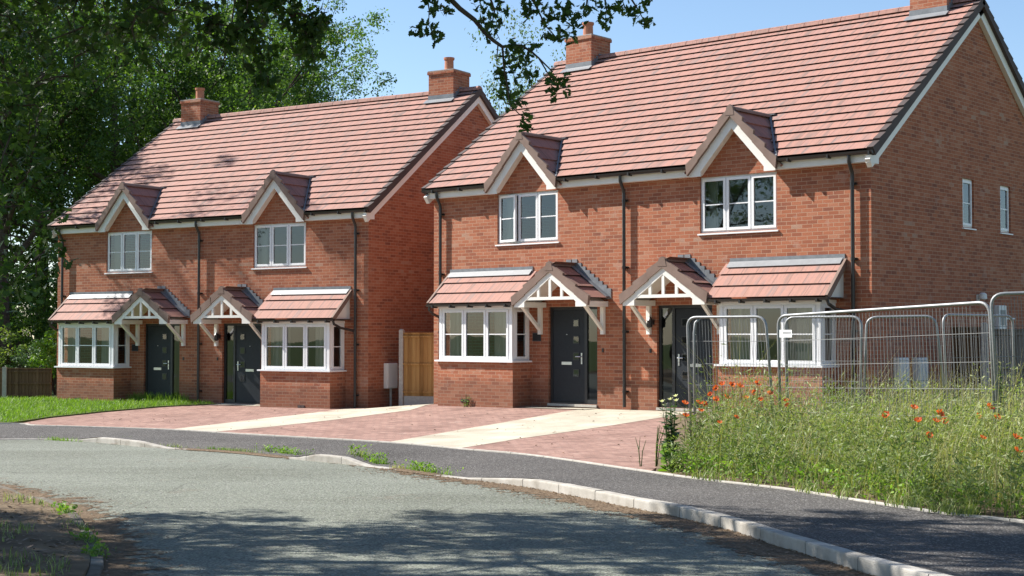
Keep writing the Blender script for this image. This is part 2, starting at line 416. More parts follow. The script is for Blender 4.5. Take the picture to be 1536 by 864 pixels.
def tiled_slope(mb, n, s0, s1, pt, uspan, th=.038, gauge_uv=0, m=0):
    """n stepped courses; pt(u, s, h) -> point at slope parameter s (0 eaves .. 1 ridge), lifted h; uspan(s) -> list of (u0,u1)"""
    for k in range(n):
        a = s0 + (s1 - s0) * k / n; b = s0 + (s1 - s0) * (k + 1) / n
        for (a0, a1), (b0, b1) in zip(uspan(a, b)[0], uspan(a, b)[1]):
            jag = 0.0
            p = [pt(a0, a, th), pt(a1, a, th), pt(b1, b, .004), pt(b0, b, .004)]
            lo = [pt(a0, a + (b - a)*.3, -.012), pt(a1, a + (b - a)*.3, -.012), pt(b1, b, -.03), pt(b0, b, -.03)]
            r = gauge_uv + k
            mb.face(p, [(a0, r + .02), (a1, r + .02), (b1, r + .98), (b0, r + .98)], m)
            mb.face([p[3], p[2], pt(b1, b + (b - a)*.4, -.035), pt(b0, b + (b - a)*.4, -.035)], [(b0, r + .98), (b1, r + .98), (b1, r + .985), (b0, r + .985)], m)
            mb.face([lo[0], lo[1], p[1], p[0]], [(a0, r + .01), (a1, r + .01), (a1, r + .05), (a0, r + .05)], m)
            mb.face([lo[1], lo[2], p[2], p[1]], [(a1, r+.1), (b1, r+.9), (b1, r+.9), (a1, r+.1)], m)
            mb.face([lo[3], lo[0], p[0], p[3]], [(b0, r+.9), (a0, r+.1), (a0, r+.1), (b0, r+.9)], m)

def make_house():
    root = empty('brick_house')
    B = M['brick']
    wins = [(-GU - .8887, -GU + .8887, 3.5423, 4.6666), (GU - .8887, GU + .8887, 3.5423, 4.6666)]
    doors = [(-2.128, -.775, .0, 2.1), (.775, 2.128, .0, 2.1)]
    bays = [(-4.82, -2.74, .45, 2.12), (2.74, 4.82, .45, 2.12)]
    # --- brick shell
    mb = MB()
    wall_grid(mb, [-HW, 0, HW], [-.9, 4.80], wins + doors + bays, lambda u, z: (u, 0, z), .12, (0, 1, 0))
    for s in (-1, 1):                                   # brick gablet triangles standing on the front wall
        mb.face([(s*GU - 1.02, 0, 4.80), (s*GU + 1.02, 0, 4.80), (s*GU, 0, 4.80 + 1.02*GSL - .05)])
    gw = [(4.3089 - .281, 4.3089 + .281, 3.7172, 4.7295), (6.2434 - .281, 6.2434 + .281, 3.7172, 4.7295)]
    for s in (-1, 1):
        wall_grid(mb, [0, D], [-.9, 4.85], gw if s > 0 else [], lambda y, z, s=s: (s*HW, y, z), .1, (-s, 0, 0))
        mb.face([(s*HW, 0, 4.85), (s*HW, D, 4.85), (s*HW, D/2, 4.85 + SL*D/2)])
    mb.face([(-HW, D, -.9), (HW, D, -.9), (HW, D, 4.85), (-HW, D, 4.85)])
    mb.build('wall', B, root)
    # --- plastered rooms behind the glass: party wall, floors, partition
    mb = MB()
    mb.box(-.1, .1, .15, D - .1, -.2, 4.7); mb.box(-HW + .05, HW - .05, .15, D - .05, 2.42, 2.62); mb.box(-HW + .05, HW - .05, .05, D - .05, -.25, -.05)
    mb.box(-HW + .05, HW - .05, .15, D - .05, 4.79, 4.83)
    for s in (-1, 1):
        mb.box(-HW + .1, HW - .1, 4.2, 4.3, 0, 4.7) if s < 0 else None
        mb.box(s*2.35 - .05, s*2.35 + .05, .15, 4.2, 0, 2.4)
    mb.build('interior', M['room'], root)
    # --- roof
    def spans(front):
        def f(a, b):
            za, zb = EZ + (RZ - EZ)*a, EZ + (RZ - EZ)*b
            E = HW + OV - .11
            def cuts(z):
                if not front or za > GAP - .12: return [(-E, E)]
                h = max(gab_hw(z) - .07, 0.0)
                return [(-E, -GU - h), (-GU + h, GU - h), (GU + h, E)]
            return cuts(za), cuts(zb)
        return f
    cs = math.sqrt(1 + SL*SL)
    def ptf(u, s, h):
        y = EY + (D/2 - EY)*s; return (u, y - h*SL/cs, roof_z(y) - .0 + h/cs)
    def ptb(u, s, h):
        y = EY + (D/2 - EY)*s; return (u, D - y + h*SL/cs, roof_z(y) + h/cs)
    mb = MB()
    tiled_slope(mb, 20, 0, 1, ptf, spans(True)); tiled_slope(mb, 20, 0, 1, ptb, spans(False), gauge_uv=40)
    roof = mb.build('roof', M['tile'], root)
    mb = MB()                                           # ridge tiles
    n = 25; L = 2*(HW + OV)
    for k in range(n):
        u0 = -HW - OV + L*k/n
        pr = [(u0, D/2 + .15*math.cos(a), RZ - .035 + .13*math.sin(a)) for a in [PI*j/6 for j in range(7)]]
        mb.prism(pr, (L/n - .012, 0, 0))
    mb.build('ridge', M['tile'], roof, fix=True)
    for s in (-1, 1):                                   # verge blocks and white bargeboards on both gables
        mb = MB()
        for sg in (0, 1):
            for k in range(20):
                a, b = k/20, (k + 1)/20
                for (h0, h1, x0, x1) in ((-.13, .052, HW + OV - .11, HW + OV + .02),):
                    q = []
                    for (ss, hh) in ((a, h0), (a, h1), (b, .012), (b, h0)):
                        P = (ptf if sg == 0 else ptb)(0, ss, hh); q.append((s*x0, P[1], P[2]))
                    mb.prism(q, (s*(x1 - x0), 0, 0))
        mb.build('verge', M['verge_grey'], roof, fix=True)
        mb = MB()
        for sg in (0, 1):
            q = []
            for (ss, hh) in ((-.02, -.13), (1, -.13), (1, -.31), (-.02, -.31)):
                P = (ptf if sg == 0 else ptb)(0, ss, hh); q.append((s*(HW + .005), P[1], P[2]))
            mb.prism(q, (s*.1, 0, 0))
        y0 = -.215
        if s < 0: mb.box(-HW - .105, -HW - .004, -.149, .10, 4.69, 4.85)
        else: mb.box(HW + .004, HW + .112, y0, .10, 4.655, 4.80)
        mb.build('bargeboard', M['paint'], roof, fix=True)
    # --- eaves: fascia, soffit, gutter, downpipes
    segs = [(-HW - .1, -GU - .95), (-GU + .95, GU - .95), (GU + .95, HW + .1)]
    for a, b in segs:
        mb = MB(); mb.box(a, b, -.15, .02, 4.685, 4.885)
        mb.build('fascia', M['paint'], root, fix=True)
    segs2 = [(-HW - OV, -GU - .93), (-GU + .93, GU - .93), (GU + .93, HW + OV)]
    for a, b in segs2:
        mb = MB()
        pr = [(a, -.215 + .062*math.cos(t), 4.885 + .066*math.sin(t)) for t in [PI + PI*j/6 for j in range(7)]]
        mb.prism(pr, (b - a, 0, 0))
        x = a + .35
        while x < b:
            mb.box(x - .018, x + .018, -.284, -.15, 4.80, 4.87); x += .85
        mb.build('gutter', M['plastic'], root, fix=True)
    for u, low in ((-5.33, .02), (0, -.02), (5.28, -.05)):
        mb = MB()
        mb.tube([(u, -.215, 4.83), (u, -.215, 4.74), (u, -.205, 4.70), (u, -.095, 4.52), (u, -.085, 4.46), (u, -.085, low)], .036, 10)
        for z in (4.3, 2.9, 1.55, .3): mb.tube([(u, -.085, z - .02), (u, -.085, z + .03)], .045, 10); mb.box(u - .06, u + .06, -.05, .0, z - .015, z + .025)
        mb.build('downpipe', M['plastic'], root, fix=True)
    # --- gablets
    for s in (-1, 1):
        c = s*GU
        g = empty('gablet', parent=root)
        mb = MB()
        FY = -.285
        def gy(z): return (z - EZ)/SL + EY + .03
        for sg in (-1, 1):
            nn = 4; zf = 4.74
            for k in range(nn):
                za = zf + (GAP - zf)*k/nn; zb = zf + (GAP - zf)*(k + 1)/nn
                cg = math.sqrt(1 + GSL**2)
                def P(z, y, h): d = (GAP - z)/GSL; return (c + sg*(d + h*GSL/cg), y, z + h/cg)
                ya, yb = max(gy(za), -.05), max(gy(zb), -.05)
                p = [P(za, FY + .06, .035), P(za, ya, .035), P(zb, yb, .003), P(zb, FY + .06, .003)]
                lo = [P(za, FY + .06, -.012), P(za, ya, -.012)]
                r = 100 + k + (10 if sg > 0 else 0)
                mb.face(p, [(FY, r), (ya, r), (yb, r + .98), (FY, r + .98)])
                mb.face([lo[0], lo[1], p[1], p[0]], [(FY, r), (ya, r), (ya, r+.04), (FY, r+.04)])
        mb.build('gablet_roof', M['tile_dark'], g)
        mb = MB()
        for sg in (-1, 1):
            nn = 4; zf = 4.83
            for k in range(nn):
                za = zf + (GAP - zf)*k/nn; zb = zf + (GAP - zf)*(k + 1)/nn
                da, db = (GAP - za)/GSL, (GAP - zb)/GSL
                up = .03
                mb.prism([(c + sg*(da + .01), FY, za - .14), (c + sg*(da + .035), FY, za + .085), (c + sg*db, FY, zb + .035), (c + sg*db, FY, zb - .145)], (0, .075, 0))
        mb.prism([(c - .1, FY - .006, GAP - .13), (c + .1, FY - .006, GAP - .13), (c + .07, FY - .006, GAP + .03), (c, FY - .006, GAP + .085), (c - .07, FY - .006, GAP + .03)], (0, .09, 0))
        pr = [(c + .1*math.cos(a), FY + .08, GAP - .03 + .09*math.sin(a)) for a in [PI*j/6 for j in range(7)]]
        mb.prism(pr, (0, 1.42, 0))
        mb.build('gablet_verge', M['verge'], g, fix=True)
        mb = MB()
        for sg in (-1, 1):
            t0, t1 = 5.83, 5.565
            pts = [(c, -.215, t0), (c, -.215, t1), (c + sg*(t1 - 4.76)/GSL, -.215, 4.76), (c + sg*(t1 - 4.76)/GSL, -.215, 4.665),
                   (c + sg*(t0 - 4.74)/GSL, -.215, 4.665), (c + sg*(t0 - 4.74)/GSL, -.215, 4.74)]
            mb.prism(pts, (0, .03, 0))
            mb.face([(c, -.19, t1 + .05), (c + sg*(t1 + .05 - 4.7)/GSL, -.19, 4.7), (c + sg*(t1 + .05 - 4.7)/GSL, .01, 4.7), (c, .01, t1 + .05)])
        mb.build('bargeboard', M['paint'], g, fix=True)
        mb = MB()                                        # lead valley beside the gablet
        for sg in (-1, 1):
            p0 = ptf(c + sg*1.03, 0, .045); q0 = ptf(c + sg*.06, (GAP - .02 - EZ)/(RZ - EZ), .045)
            mb.bar(p0, q0, .035, .012, (0, -SL, 1))
        mb.box(c - .16, c + .16, 1.16, 1.36, GAP + .03, GAP + .055)
        mb.build('lead_valley', M['lead_dark'], g, fix=True)
    # --- chimneys
    for u0, u1 in ((-5.15, -4.33), (4.32, 5.15)):
        ch = MB()
        ya, yb = D/2 - .4, D/2 + .4
        ch.box(u0, u1, ya, yb, 8.1, 9.02)
        ch.box(u0 - .03, u1 + .03, ya - .03, yb + .03, 9.021, 9.10)
        co = ch.build('chimney', B, root)
        mb = MB(); mb.prism([(u0 - .02, ya - .02, 9.10), (u1 + .02, ya - .02, 9.10), (u1 + .02, yb + .02, 9.10), (u0 - .02, yb + .02, 9.10)], (0, 0, .03))
        mb.build('chimney_cap', M['mortar'], co, fix=True)
        uc = (u0 + u1)/2; mb = MB()
        mb.lathe([(.17, 9.13), (.15, 9.16), (.13, 9.22), (.125, 9.46), (.15, 9.47), (.155, 9.53), (.12, 9.535), (.1, 9.4)], (uc, D/2, 0), 18)
        mb.build('chimney_pot', M['terracotta'], co, smooth=False, fix=True)
        mb = MB()
        mb.box(u0 - .012, u1 + .012, ya - .012, ya + .01, 8.2, 8.44)
        for sx in (u0 - .012, u1):
            for k in range(4):
                y0, y1 = ya + .1*k, ya + .1*(k + 1); zt = roof_z(y0) + .18
                mb.box(sx, sx + .012, y0, y1, zt - .3, zt); mb.box(sx, sx + .012, D - y1, D - y0, zt - .3, zt)
        mb.build('flashing', M['lead'], co, fix=True)
        mb = MB(); P0 = ptf(u0 - .06, (ya - .15 - EY)/(D/2 - EY), .05); P1 = ptf(u0 - .06, (ya - EY)/(D/2 - EY), .05)
        mb.prism([P0, (u1 + .06, P0[1], P0[2]), (u1 + .06, P1[1], P1[2]), P1], (0, -.007, .01))
        mb.build('lead_apron', M['lead_bright'], co, fix=True)
    # --- upper windows
    for s in (-1, 1):
        window(root, s*GU - .8887, .045, 3.5423, (1, 0), (0, -1), 1.7774, 1.1243, 3)
        for e in (-1, 1):
            mb = MB(); pts = []
            for k in range(13):
                x = s*GU + e*(.86 - .22*k/12); pts.append((x, .26 + .03*math.sin(k*1.8)))
            for k in range(12): mb.face([(*pts[k], 3.4), (*pts[k+1], 3.4), (*pts[k+1], 4.72), (*pts[k], 4.72)])
            mb.build('curtain', M['curtain'], root)
    for y in (4.3089, 6.2434):
        window(root, HW - .05, y - .281, 3.7172, (0, 1), (1, 0), .562, 1.0123, 1)
    # --- bays
    for s in (-1, 1):
        X = lambda u: s*u
        b0, b1, bd = 2.6745, 4.8754, .588
        bay = empty('bay_window', parent=root)
        def box(mb, ua, ub, *r): a, b = sorted((X(ua), X(ub))); mb.box(a, b, *r)
        mb = MB()
        ua, ub = b0 - .03, b1 + .03
        yf = -bd - .01
        mb.face([(X(ua), yf, -.8), (X(ub), yf, -.8), (X(ub), yf, .885), (X(ua), yf, .885)])
        for u in (ua, ub): mb.face([(X(u), yf, -.8), (X(u), 0, -.8), (X(u), 0, .885), (X(u), yf, .885)])
        mb.face([(X(ua), yf, .884), (X(ub), yf, .884), (X(ub), 0, .884), (X(ua), 0, .884)])
        mb.build('bay_wall', B, bay)
        mb = MB()
        box(mb, ua - .05, ub + .05, -bd - .08, .0, .886, .922)
        mb.build('sill', M['upvc'], bay, fix=True)
        mb = MB()
        for u in (b0, b1 - .075): box(mb, u, u + .075, -bd, -bd + .075, .923, 2.085)
        box(mb, b0 - .015, b1 + .015, -bd - .02, .0, 2.086, 2.15)
        for u in (b0, b1 - .05): box(mb, u, u + .05, -.045, -.001, .923, 2.085)
        mb.build('bay_frame', M['upvc'], bay, fix=True)
        ox = X(b0 + .075) if s > 0 else X(b1 - .075)
        window(bay, ox, -bd + .012, .923, (1, 0), (0, -1), b1 - b0 - .15, 1.162, 3, sill=False, name='casement')
        for u, e in ((b1, 1), (b0, -1)):
            window(bay, X(u) - s*e*.012, -bd + .075 , .923, (0, 1), (s*e, 0), bd - .12, 1.162, 1, sill=False, name='casement')
        for (ca, cb) in ((b0 + .12, b0 + .74), (b1 - .62, b1 - .10)):
            mb = MB(); pts = [(X(ca + (cb - ca)*k/16), -bd + .22 + .035*math.sin(k*1.7)) for k in range(17)]
            for k in range(16): mb.face([(*pts[k], .8), (*pts[k+1], .8), (*pts[k+1], 2.1), (*pts[k], 2.1)])
            mb.build('curtain', M['curtain'], bay)
        # lean-to roof
        r0, r1, yf, zf, zt = 2.46, 5.11, -.73, 2.19, 2.90
        def bp(u, t, h): y = yf*(1 - t); return (X(u), y - h*.7, zf + (zt - zf)*t + h*.7)
        mb = MB()
        tiled_slope(mb, 3, 0, 1, bp, lambda a, b: ([(r0, r1 - .04)], [(r0, r1 - .04)]), gauge_uv=200)
        mb.face([(X(r0), yf, zf - .02), (X(r1), yf, zf - .02), (X(r1), 0, zf - .02), (X(r0), 0, zf - .02)], [(0, 0), (1, 0), (1, .3), (0, .3)])
        mb.build('bay_roof', M['tile'], bay)
        mb = MB()
        q = [bp(r1 - .05, 0, -.07), bp(r1 - .05, 0, .05), bp(r1 - .05, 1, .03), bp(r1 - .05, 1, -.08)]
        mb.prism(q, (s*.06, 0, 0)); mb.build('verge', M['verge'], bay, fix=True)
        mb = MB()
        q = [(X(r1 - .10), 0, zf), (X(r1 - .10), yf + .1, zf), (X(r1 - .10), 0, zt - .1)]
        mb.prism(q, (s*.03, 0, 0)); mb.build('cheek', M['paint'], bay, fix=True)
        mb = MB()
        mb.prism([bp(r0 + .1, .84, .045), bp(r1 - .06, .84, .045), bp(r1 - .06, 1, .045), bp(r0 + .1, 1, .045)], (0, -.005, .008))
        mb.build('lead_apron', M['lead_bright'], bay, fix=True)
        mb = MB(); box(mb, r0 + .1, r1 - .03, -.02, .002, zt + .0, zt + .11)
        mb.build('flashing', M['lead'], bay, fix=True)
        mb = MB()
        ga, gb = sorted((X(2.50), X(5.13)))
        pr = [(ga, yf + .0 + .05*math.cos(t), 2.185 + .055*math.sin(t)) for t in [PI + PI*j/6 for j in range(7)]]
        mb.prism(pr, (gb - ga, 0, 0))
        x = ga + .2
        while x < gb: mb.box(x - .02, x + .02, yf - .055, yf + .12, 2.10, 2.165); x += .55
        if s > 0: mb.tube([(X(5.08), yf + .02, 2.15), (X(5.10), yf + .04, 2.06), (5.13, yf + .25, 1.97), (5.26, -.12, 1.9), (5.28, -.09, 1.82)], .032, 8)
        else: mb.tube([(X(5.08), yf + .02, 2.15), (X(5.10), yf + .04, 2.06), (-5.18, yf + .25, 1.97), (-5.32, -.12, 1.9), (-5.33, -.09, 1.82)], .032, 8)
        mb.build('gutter', M['plastic'], bay, fix=True)
    # --- doors
    for s in (-1, 1):
        d0, d1 = .775, 2.128
        X = lambda u: s*u
        def bx(mb, a, b, *r): a, b = sorted((X(a), X(b))); mb.box(a, b, *r)
        # mirrored pair: the sidelight is on the pipe side
        y = .10
        mb = MB()
        for a, b in ((d0, d0 + .06), (d0 + .33, d0 + .40), (d1 - .06, d1)): bx(mb, a, b, y - .03, y + .05, 0, 2.1)
        bx(mb, d0 + .06, d1 - .06, y - .029, y + .05, 2.04, 2.1); bx(mb, d0 + .06, d0 + .33, y - .028, y + .05, 0, .10); bx(mb, d0 + .4, d1 - .06, y - .03, y + .06, -.02, .03)
        fr = mb.build('door', M['door_frame'], root, fix=True)
        la, lb = d0 + .40, d1 - .06
        mb = MB(); bx(mb, la + .004, lb - .004, y - .012, y + .04, .035, 2.036)
        mb.build('door_leaf', M['door'], fr, fix=True, bevel=.004)
        mb = MB(); hx = la + .24                         # four small square lights in a column on the handle side
        for k in range(4): bx(mb, hx - .085, hx + .085, y - .022, y - .010, .58 + k*.36, .58 + k*.36 + .17)
        mb.build('door_panel', M['door_frame'], fr, fix=True)
        mb = MB()
        for k in range(4):
            zz = .58 + k*.36; a, b = sorted((X(hx - .065), X(hx + .065)))
            mb.face([(a, y - .0235, zz + .02), (b, y - .0235, zz + .02), (b, y - .0235, zz + .15), (a, y - .0235, zz + .15)])
        mb.build('door_light', M['glass'], fr)
        mb = MB(); a, b = sorted((X(d0 + .06), X(d0 + .33)))
        mb.face([(a, y, .1), (b, y, .1), (b, y, 2.04), (a, y, 2.04)]); mb.build('sidelight', M['glass'], fr)
        mb = MB(); bx(mb, la + .07, la + .105, y - .024, y - .012, .86, 1.10); mb.tube([(X(la + .088), y - .02, 1.02), (X(la + .088), y - .07, 1.02), (X(la + .22), y - .07, 1.02)], .012, 8)
        mb.lathe([(.014, -.006), (.014, .006)], (X(la + .088), y - .025, .93), 10)
        mb.build('handle', M['chrome'], fr, fix=True)
        mb = MB(); bx(mb, la + .36, la + .64, y - .024, y - .011, .84, .905); bx(mb, la + .375, la + .625, y - .028, y - .0242, .853, .892)
        mb.build('letterbox', M['chrome'], fr, fix=True)
        mb = MB(); mb.lathe([(.012, -.008), (.012, .008)], (X(la + .5), y - .016, 1.5), 10); mb.build('spyhole', M['chrome'], fr)
        mb = MB(); bx(mb, d0 - .0, d1 + .0, -.04, y - .03, -.055, -.003); mb.build('doorstep', M['concrete'], fr, fix=True)
    # --- porches
    for s in (-1, 1):
        c = s*1.463; pd = -.80; ap, sl = 2.98, .71
        po = empty('porch', parent=root); hwid = 1.03
        mb = MB()
        for sg in (-1, 1):
            def pp(y, t, h, sg=sg): d = hwid*(1 - t); return (c + sg*(d + h*.57), y, ap - sl*d + h*.82)
            tiled_slope(mb, 3, 0, 1, lambda u, t, h: pp(u, t, h), lambda a, b: ([(pd + .06, 0)], [(pd + .06, 0)]), gauge_uv=300 + (20 if sg > 0 else 0))
        mb.build('porch_roof', M['tile'], po)
        mb = MB()
        for sg in (-1, 1):
            for k in range(3):
                da, db = hwid*(1 - k/3) + .01, hwid*(1 - (k + 1)/3)
                mb.prism([(c + sg*da, pd, ap - sl*da - .13), (c + sg*(da + .03), pd, ap - sl*da + .07), (c + sg*db, pd, ap - sl*db + .035), (c + sg*db, pd, ap - sl*db - .15)], (0, .075, 0))
        mb.prism([(c - .11, pd - .006, ap - .12), (c + .11, pd - .006, ap - .12), (c + .075, pd - .006, ap + .03), (c, pd - .006, ap + .075), (c - .075, pd - .006, ap + .03)], (0, .09, 0))
        pr = [(c + .1*math.cos(a), pd + .08, ap - .02 + .075*math.sin(a)) for a in [PI*j/6 for j in range(7)]]
        mb.prism(pr, (0, -pd - .08, 0))
        mb.build('porch_verge', M['verge'], po, fix=True)
        mb = MB()
        for sg in (-1, 1):
            t0, t1 = 2.86, 2.70
            pts = [(c, pd + .03, t0), (c, pd + .03, t1), (c + sg*(t1 - 2.20)/sl, pd + .03, 2.20), (c + sg*(t1 - 2.2)/sl, pd + .03, 2.085), (c + sg*.99, pd + .03, 2.085), (c + sg*.99, pd + .03, t0 - sl*.99)]
            mb.prism(pts, (0, .04, 0))
            bxx = sorted((c + sg*.72, c + sg*.985)); mb.box(bxx[0], bxx[1], pd + .072, -.002, 2.088, 2.20)
            mb.face([(c, pd + .07, ap - .15), (c + sg*.99, pd + .07, ap - .15 - sl*.99), (c + sg*.99, 0, ap - .15 - sl*.99), (c, 0, ap - .15)])
        mb.box(c - .75, c + .75, pd + .035, pd + .075, 2.235, 2.30)
        for d in (-.32, 0, .32): mb.box(c + d - .032, c + d + .032, pd + .037, pd + .073, 2.301, 2.74 - sl*abs(d))
        mb.build('porch_gable', M['paint'], po, fix=True)
        for sg in (-1, 1):
            mb = MB(); u = c + sg*.865
            mb.box(u - .045, u + .045, -.075, -.002, 1.50, 2.086)
            mb.bar((u, -.05, 1.60), (u, pd + .16, 2.10), .07, .06)
            mb.build('bracket', M['paint'], po, fix=True)
        mb = MB()                                        # stepped lead flashing up the wall
        for sg in (-1, 1):
            for k in range(9):
                d = hwid*(k + .5)/9 + .02; z = ap - sl*d
                a, b = sorted((c + sg*(d - .065), c + sg*(d + .075)))
                mb.box(a, b, -.016 - .001*(k % 2), .002, z - .02, z + .20)
                q0 = (c + sg*(d - .06), 0, z + sl*.06 + .05)
            mb.bar((c, -.07, ap + .055), (c + sg*hwid, -.07, ap + .055 - sl*hwid), .14, .012, (sg*sl, 0, 1))
        mb.build('flashing', M['lead'], po, fix=True)
        if s > 0:
            mb = MB(); u = .69
            mb.box(u - .03, u + .03, -.05, -.002, 1.70, 1.80); mb.tube([(u, -.03, 1.79), (u, -.11, 1.83)], .012, 6)
            mb.lathe([(.03, 1.64), (.055, 1.66), (.06, 1.78), (.07, 1.79), (.03, 1.85), (.01, 1.87)], (u, -.13, 0), 10)
            mb.build('wall_lamp', M['plastic'], root, fix=True)
        else:
            mb = MB(); u = -2.45
            mb.box(u - .12, u + .12, -.02, -.002, 1.355, 1.53); hn = mb.build('house_number', M['door_frame'], root, fix=True, bevel=.01)
            mb = MB()
            for r in ((-.125, .125, 1.35, 1.357), (-.125, .125, 1.528, 1.535)): mb.box(u + r[0], u + r[1], -.024, -.0, r[2], r[3])
            mb.build('plaque_rim', M['lead_bright'], hn, fix=True)
        mb = MB(); mb.box(s*.62 - .02, s*.62 + .02, -.02, -.001, 1.12, 1.2); mb.build('doorbell', M['plastic'], root, fix=True)
    for u in (-4.08, 4.0):
        mb = MB(); mb.box(u - .11, u + .11, -.612, -.60, -.02, .05)
        for k in range(2): mb.box(u - .1 + k*.11, u - .01 + k*.11, -.616, -.6125, -.01, .04)
        mb.build('air_vent', M['verge_grey'], root, fix=True)
    return root

house_a = make_house()
AT, BT = 1.0121, .8563
house_a.location = (-8.3105, 38.8562, -.3079); house_a.rotation_euler = (0, 0, AT - PI/2)
house_b = copy_tree(house_a)
house_b.location = (2.4048, 30.5455, 0); house_b.rotation_euler = (0, 0, BT - PI/2)
tag(house_a, 'farther red brick semi-detached house at the left, backed by dark trees, lawn before it', 'house', 'pair of matching brick houses')
tag(house_b, 'nearer red brick semi-detached house with tall shaded gable behind wire fence panels', 'house', 'pair of matching brick houses')
def to_world(h, u, y, z):
    t, o = (AT, house_a.location) if h == 'A' else (BT, house_b.location)
    return Vector((o.x + u*math.sin(t) + y*math.cos(t), o.y - u*math.cos(t) + y*math.sin(t), o.z + z))
# the one sash that stands open on the near house: swing the left upper window's first light outwards
_w = min([c for c in house_b.children if c.name.startswith('window')], key=lambda c: min((v.co.x for v in c.data.vertices)))
_k = list(_w.children)
for c in _k: bpy.data.objects.remove(c, do_unlink=True)
bpy.data.objects.remove(_w, do_unlink=True)
window(house_b, -GU - .8887, .045, 3.5423, (1, 0), (0, -1), 1.7774, 1.1243, 3, open_first=True)

# ------------------------------------------------------------------ ground levels
def zP(x, y): return -.004 - .014*min(max(y, 4.0), 40.0)      # pavement level
def zR(x, y): return zP(x, y) - .10                            # road level
def P(x, y): return on_surf(x, y, zP)
def R(x, y): return on_surf(x, y, zR)
def catmull(pts, n=12):
    pts = [Vector(p[:2]) for p in pts]; q = [pts[0]*2 - pts[1]] + pts + [pts[-1]*2 - pts[-2]]; out = []
    for i in range(1, len(q) - 2):
        for k in range(n):
            t = k/n; a, b, c, d = q[i-1], q[i], q[i+1], q[i+2]
            out.append(.5*((2*b) + (c - a)*t + (2*a - 5*b + 4*c - d)*t*t + (3*b - a - 3*c + d)*t**3))
    out.append(q[-2]); return out
def resample(c, n):
    c = [Vector(p[:2]) for p in c]; L = [0]
    for a, b in zip(c, c[1:]): L.append(L[-1] + (b - a).length)
    out = []; j = 0
    for k in range(n):
        s = L[-1]*k/(n - 1)
        while j < len(L) - 2 and L[j+1] < s: j += 1
        t = (s - L[j])/max(L[j+1] - L[j], 1e-9); out.append(c[j].lerp(c[j+1], min(t, 1)))
    return out
back_px = [(0,636),(60,639),(250,645),(400,654),(590,665),(700,675),(800,684),(940,704),(1045,719),(1180,735),(1300,754),(1420,772),(1536,785)]
BACK = [P(x, y) for x, y in back_px]
b0 = BACK[0]
BACK = [Vector((-40, 33.5, 0)), Vector((-24, 31.8, 0)), Vector((-15.5, 30.6, 0))] + BACK
e = BACK[-1]; BACK += [Vector((e.x + .75, e.y - 2.6, 0)), Vector((e.x + 1.5, e.y - 6.5, 0)), Vector((e.x + 2.0, e.y - 11, 0)), Vector((e.x + 2.2, e.y - 18, 0))]
BACKC = catmull(BACK)
kerb_px = [(0,660),(120,662),(230,672),(340,679),(450,690),(540,699),(660,715),(780,730),(892,751),(949,763),(1012,775),(1111,801),(1157,817),(1240,842),(1310,864)]
KERB = [R(x, y) for x, y in kerb_px]
e = KERB[-1]
KERB = [Vector((-40, 29.2, 0)), Vector((-24, 27.4, 0)), Vector((-14.5, 26.3, 0))] + KERB + [Vector((e.x + .55, e.y - 1.8, 0)), Vector((e.x + 1.3, e.y - 5, 0)), Vector((e.x + 1.7, e.y - 9, 0)), Vector((e.x + 1.8, e.y - 17, 0))]
KERBC = catmull(KERB)
def offset(c, d):
    out = []
    for k, p in enumerate(c):
        t = (c[min(k+1, len(c)-1)] - c[max(k-1, 0)]).normalized(); out.append(p + Vector((-t.y, t.x))*d)
    return out
def pxof(p): return 768 + FPX*p.x/max(p.y, .5)
def upstand(p):
    x = pxof(p); T = [(-1e9,.018),(112,.018),(150,.095),(205,.095),(252,.016),(440,.016),(474,.105),(512,.105),(548,.014),(690,.012),(800,.11),(1e9,.11)]
    for (a, u), (b, v) in zip(T, T[1:]):
        if a <= x <= b: return u + (v - u)*(x - a)/(b - a) if b - a < 1e8 else v
    return .11
# house front line: ground level along it
FRONT = [(-30, 52.5, -.5), (*to_world('A', -HW, -.6, 0)[:2], -.36), (*to_world('A', HW, -.6, 0)[:2], -.32), (*to_world('B', -HW, -.6, 0)[:2], -.13), (*to_world('B', HW, -.6, 0)[:2], -.03), (*to_world('B', HW + 12, -.6, 0)[:2], -.03)]
bk = np.array([(p.x, p.y) for p in BACKC])
fa = np.array(FRONT)
def zG(x, y):
    p = np.array((x, y)); d1 = math.sqrt(((bk - p)**2).sum(1).min())
    best = (1e9, 0, 0)
    for a, b in zip(fa, fa[1:]):
        ab = b[:2] - a[:2]; t = min(max(((p - a[:2]) @ ab)/(ab @ ab), 0), 1); q = a[:2] + ab*t; dd = math.hypot(*(p - q))
        if dd < best[0]: best = (dd, a[2] + (b[2] - a[2])*t, ab[0]*(p[1] - a[1]) - ab[1]*(p[0] - a[0]))
    if best[2] > 0: return best[1]
    return (zP(x, y)*best[0] + best[1]*d1)/(best[0] + d1)
def G(x, y): return on_surf(x, y, zG)

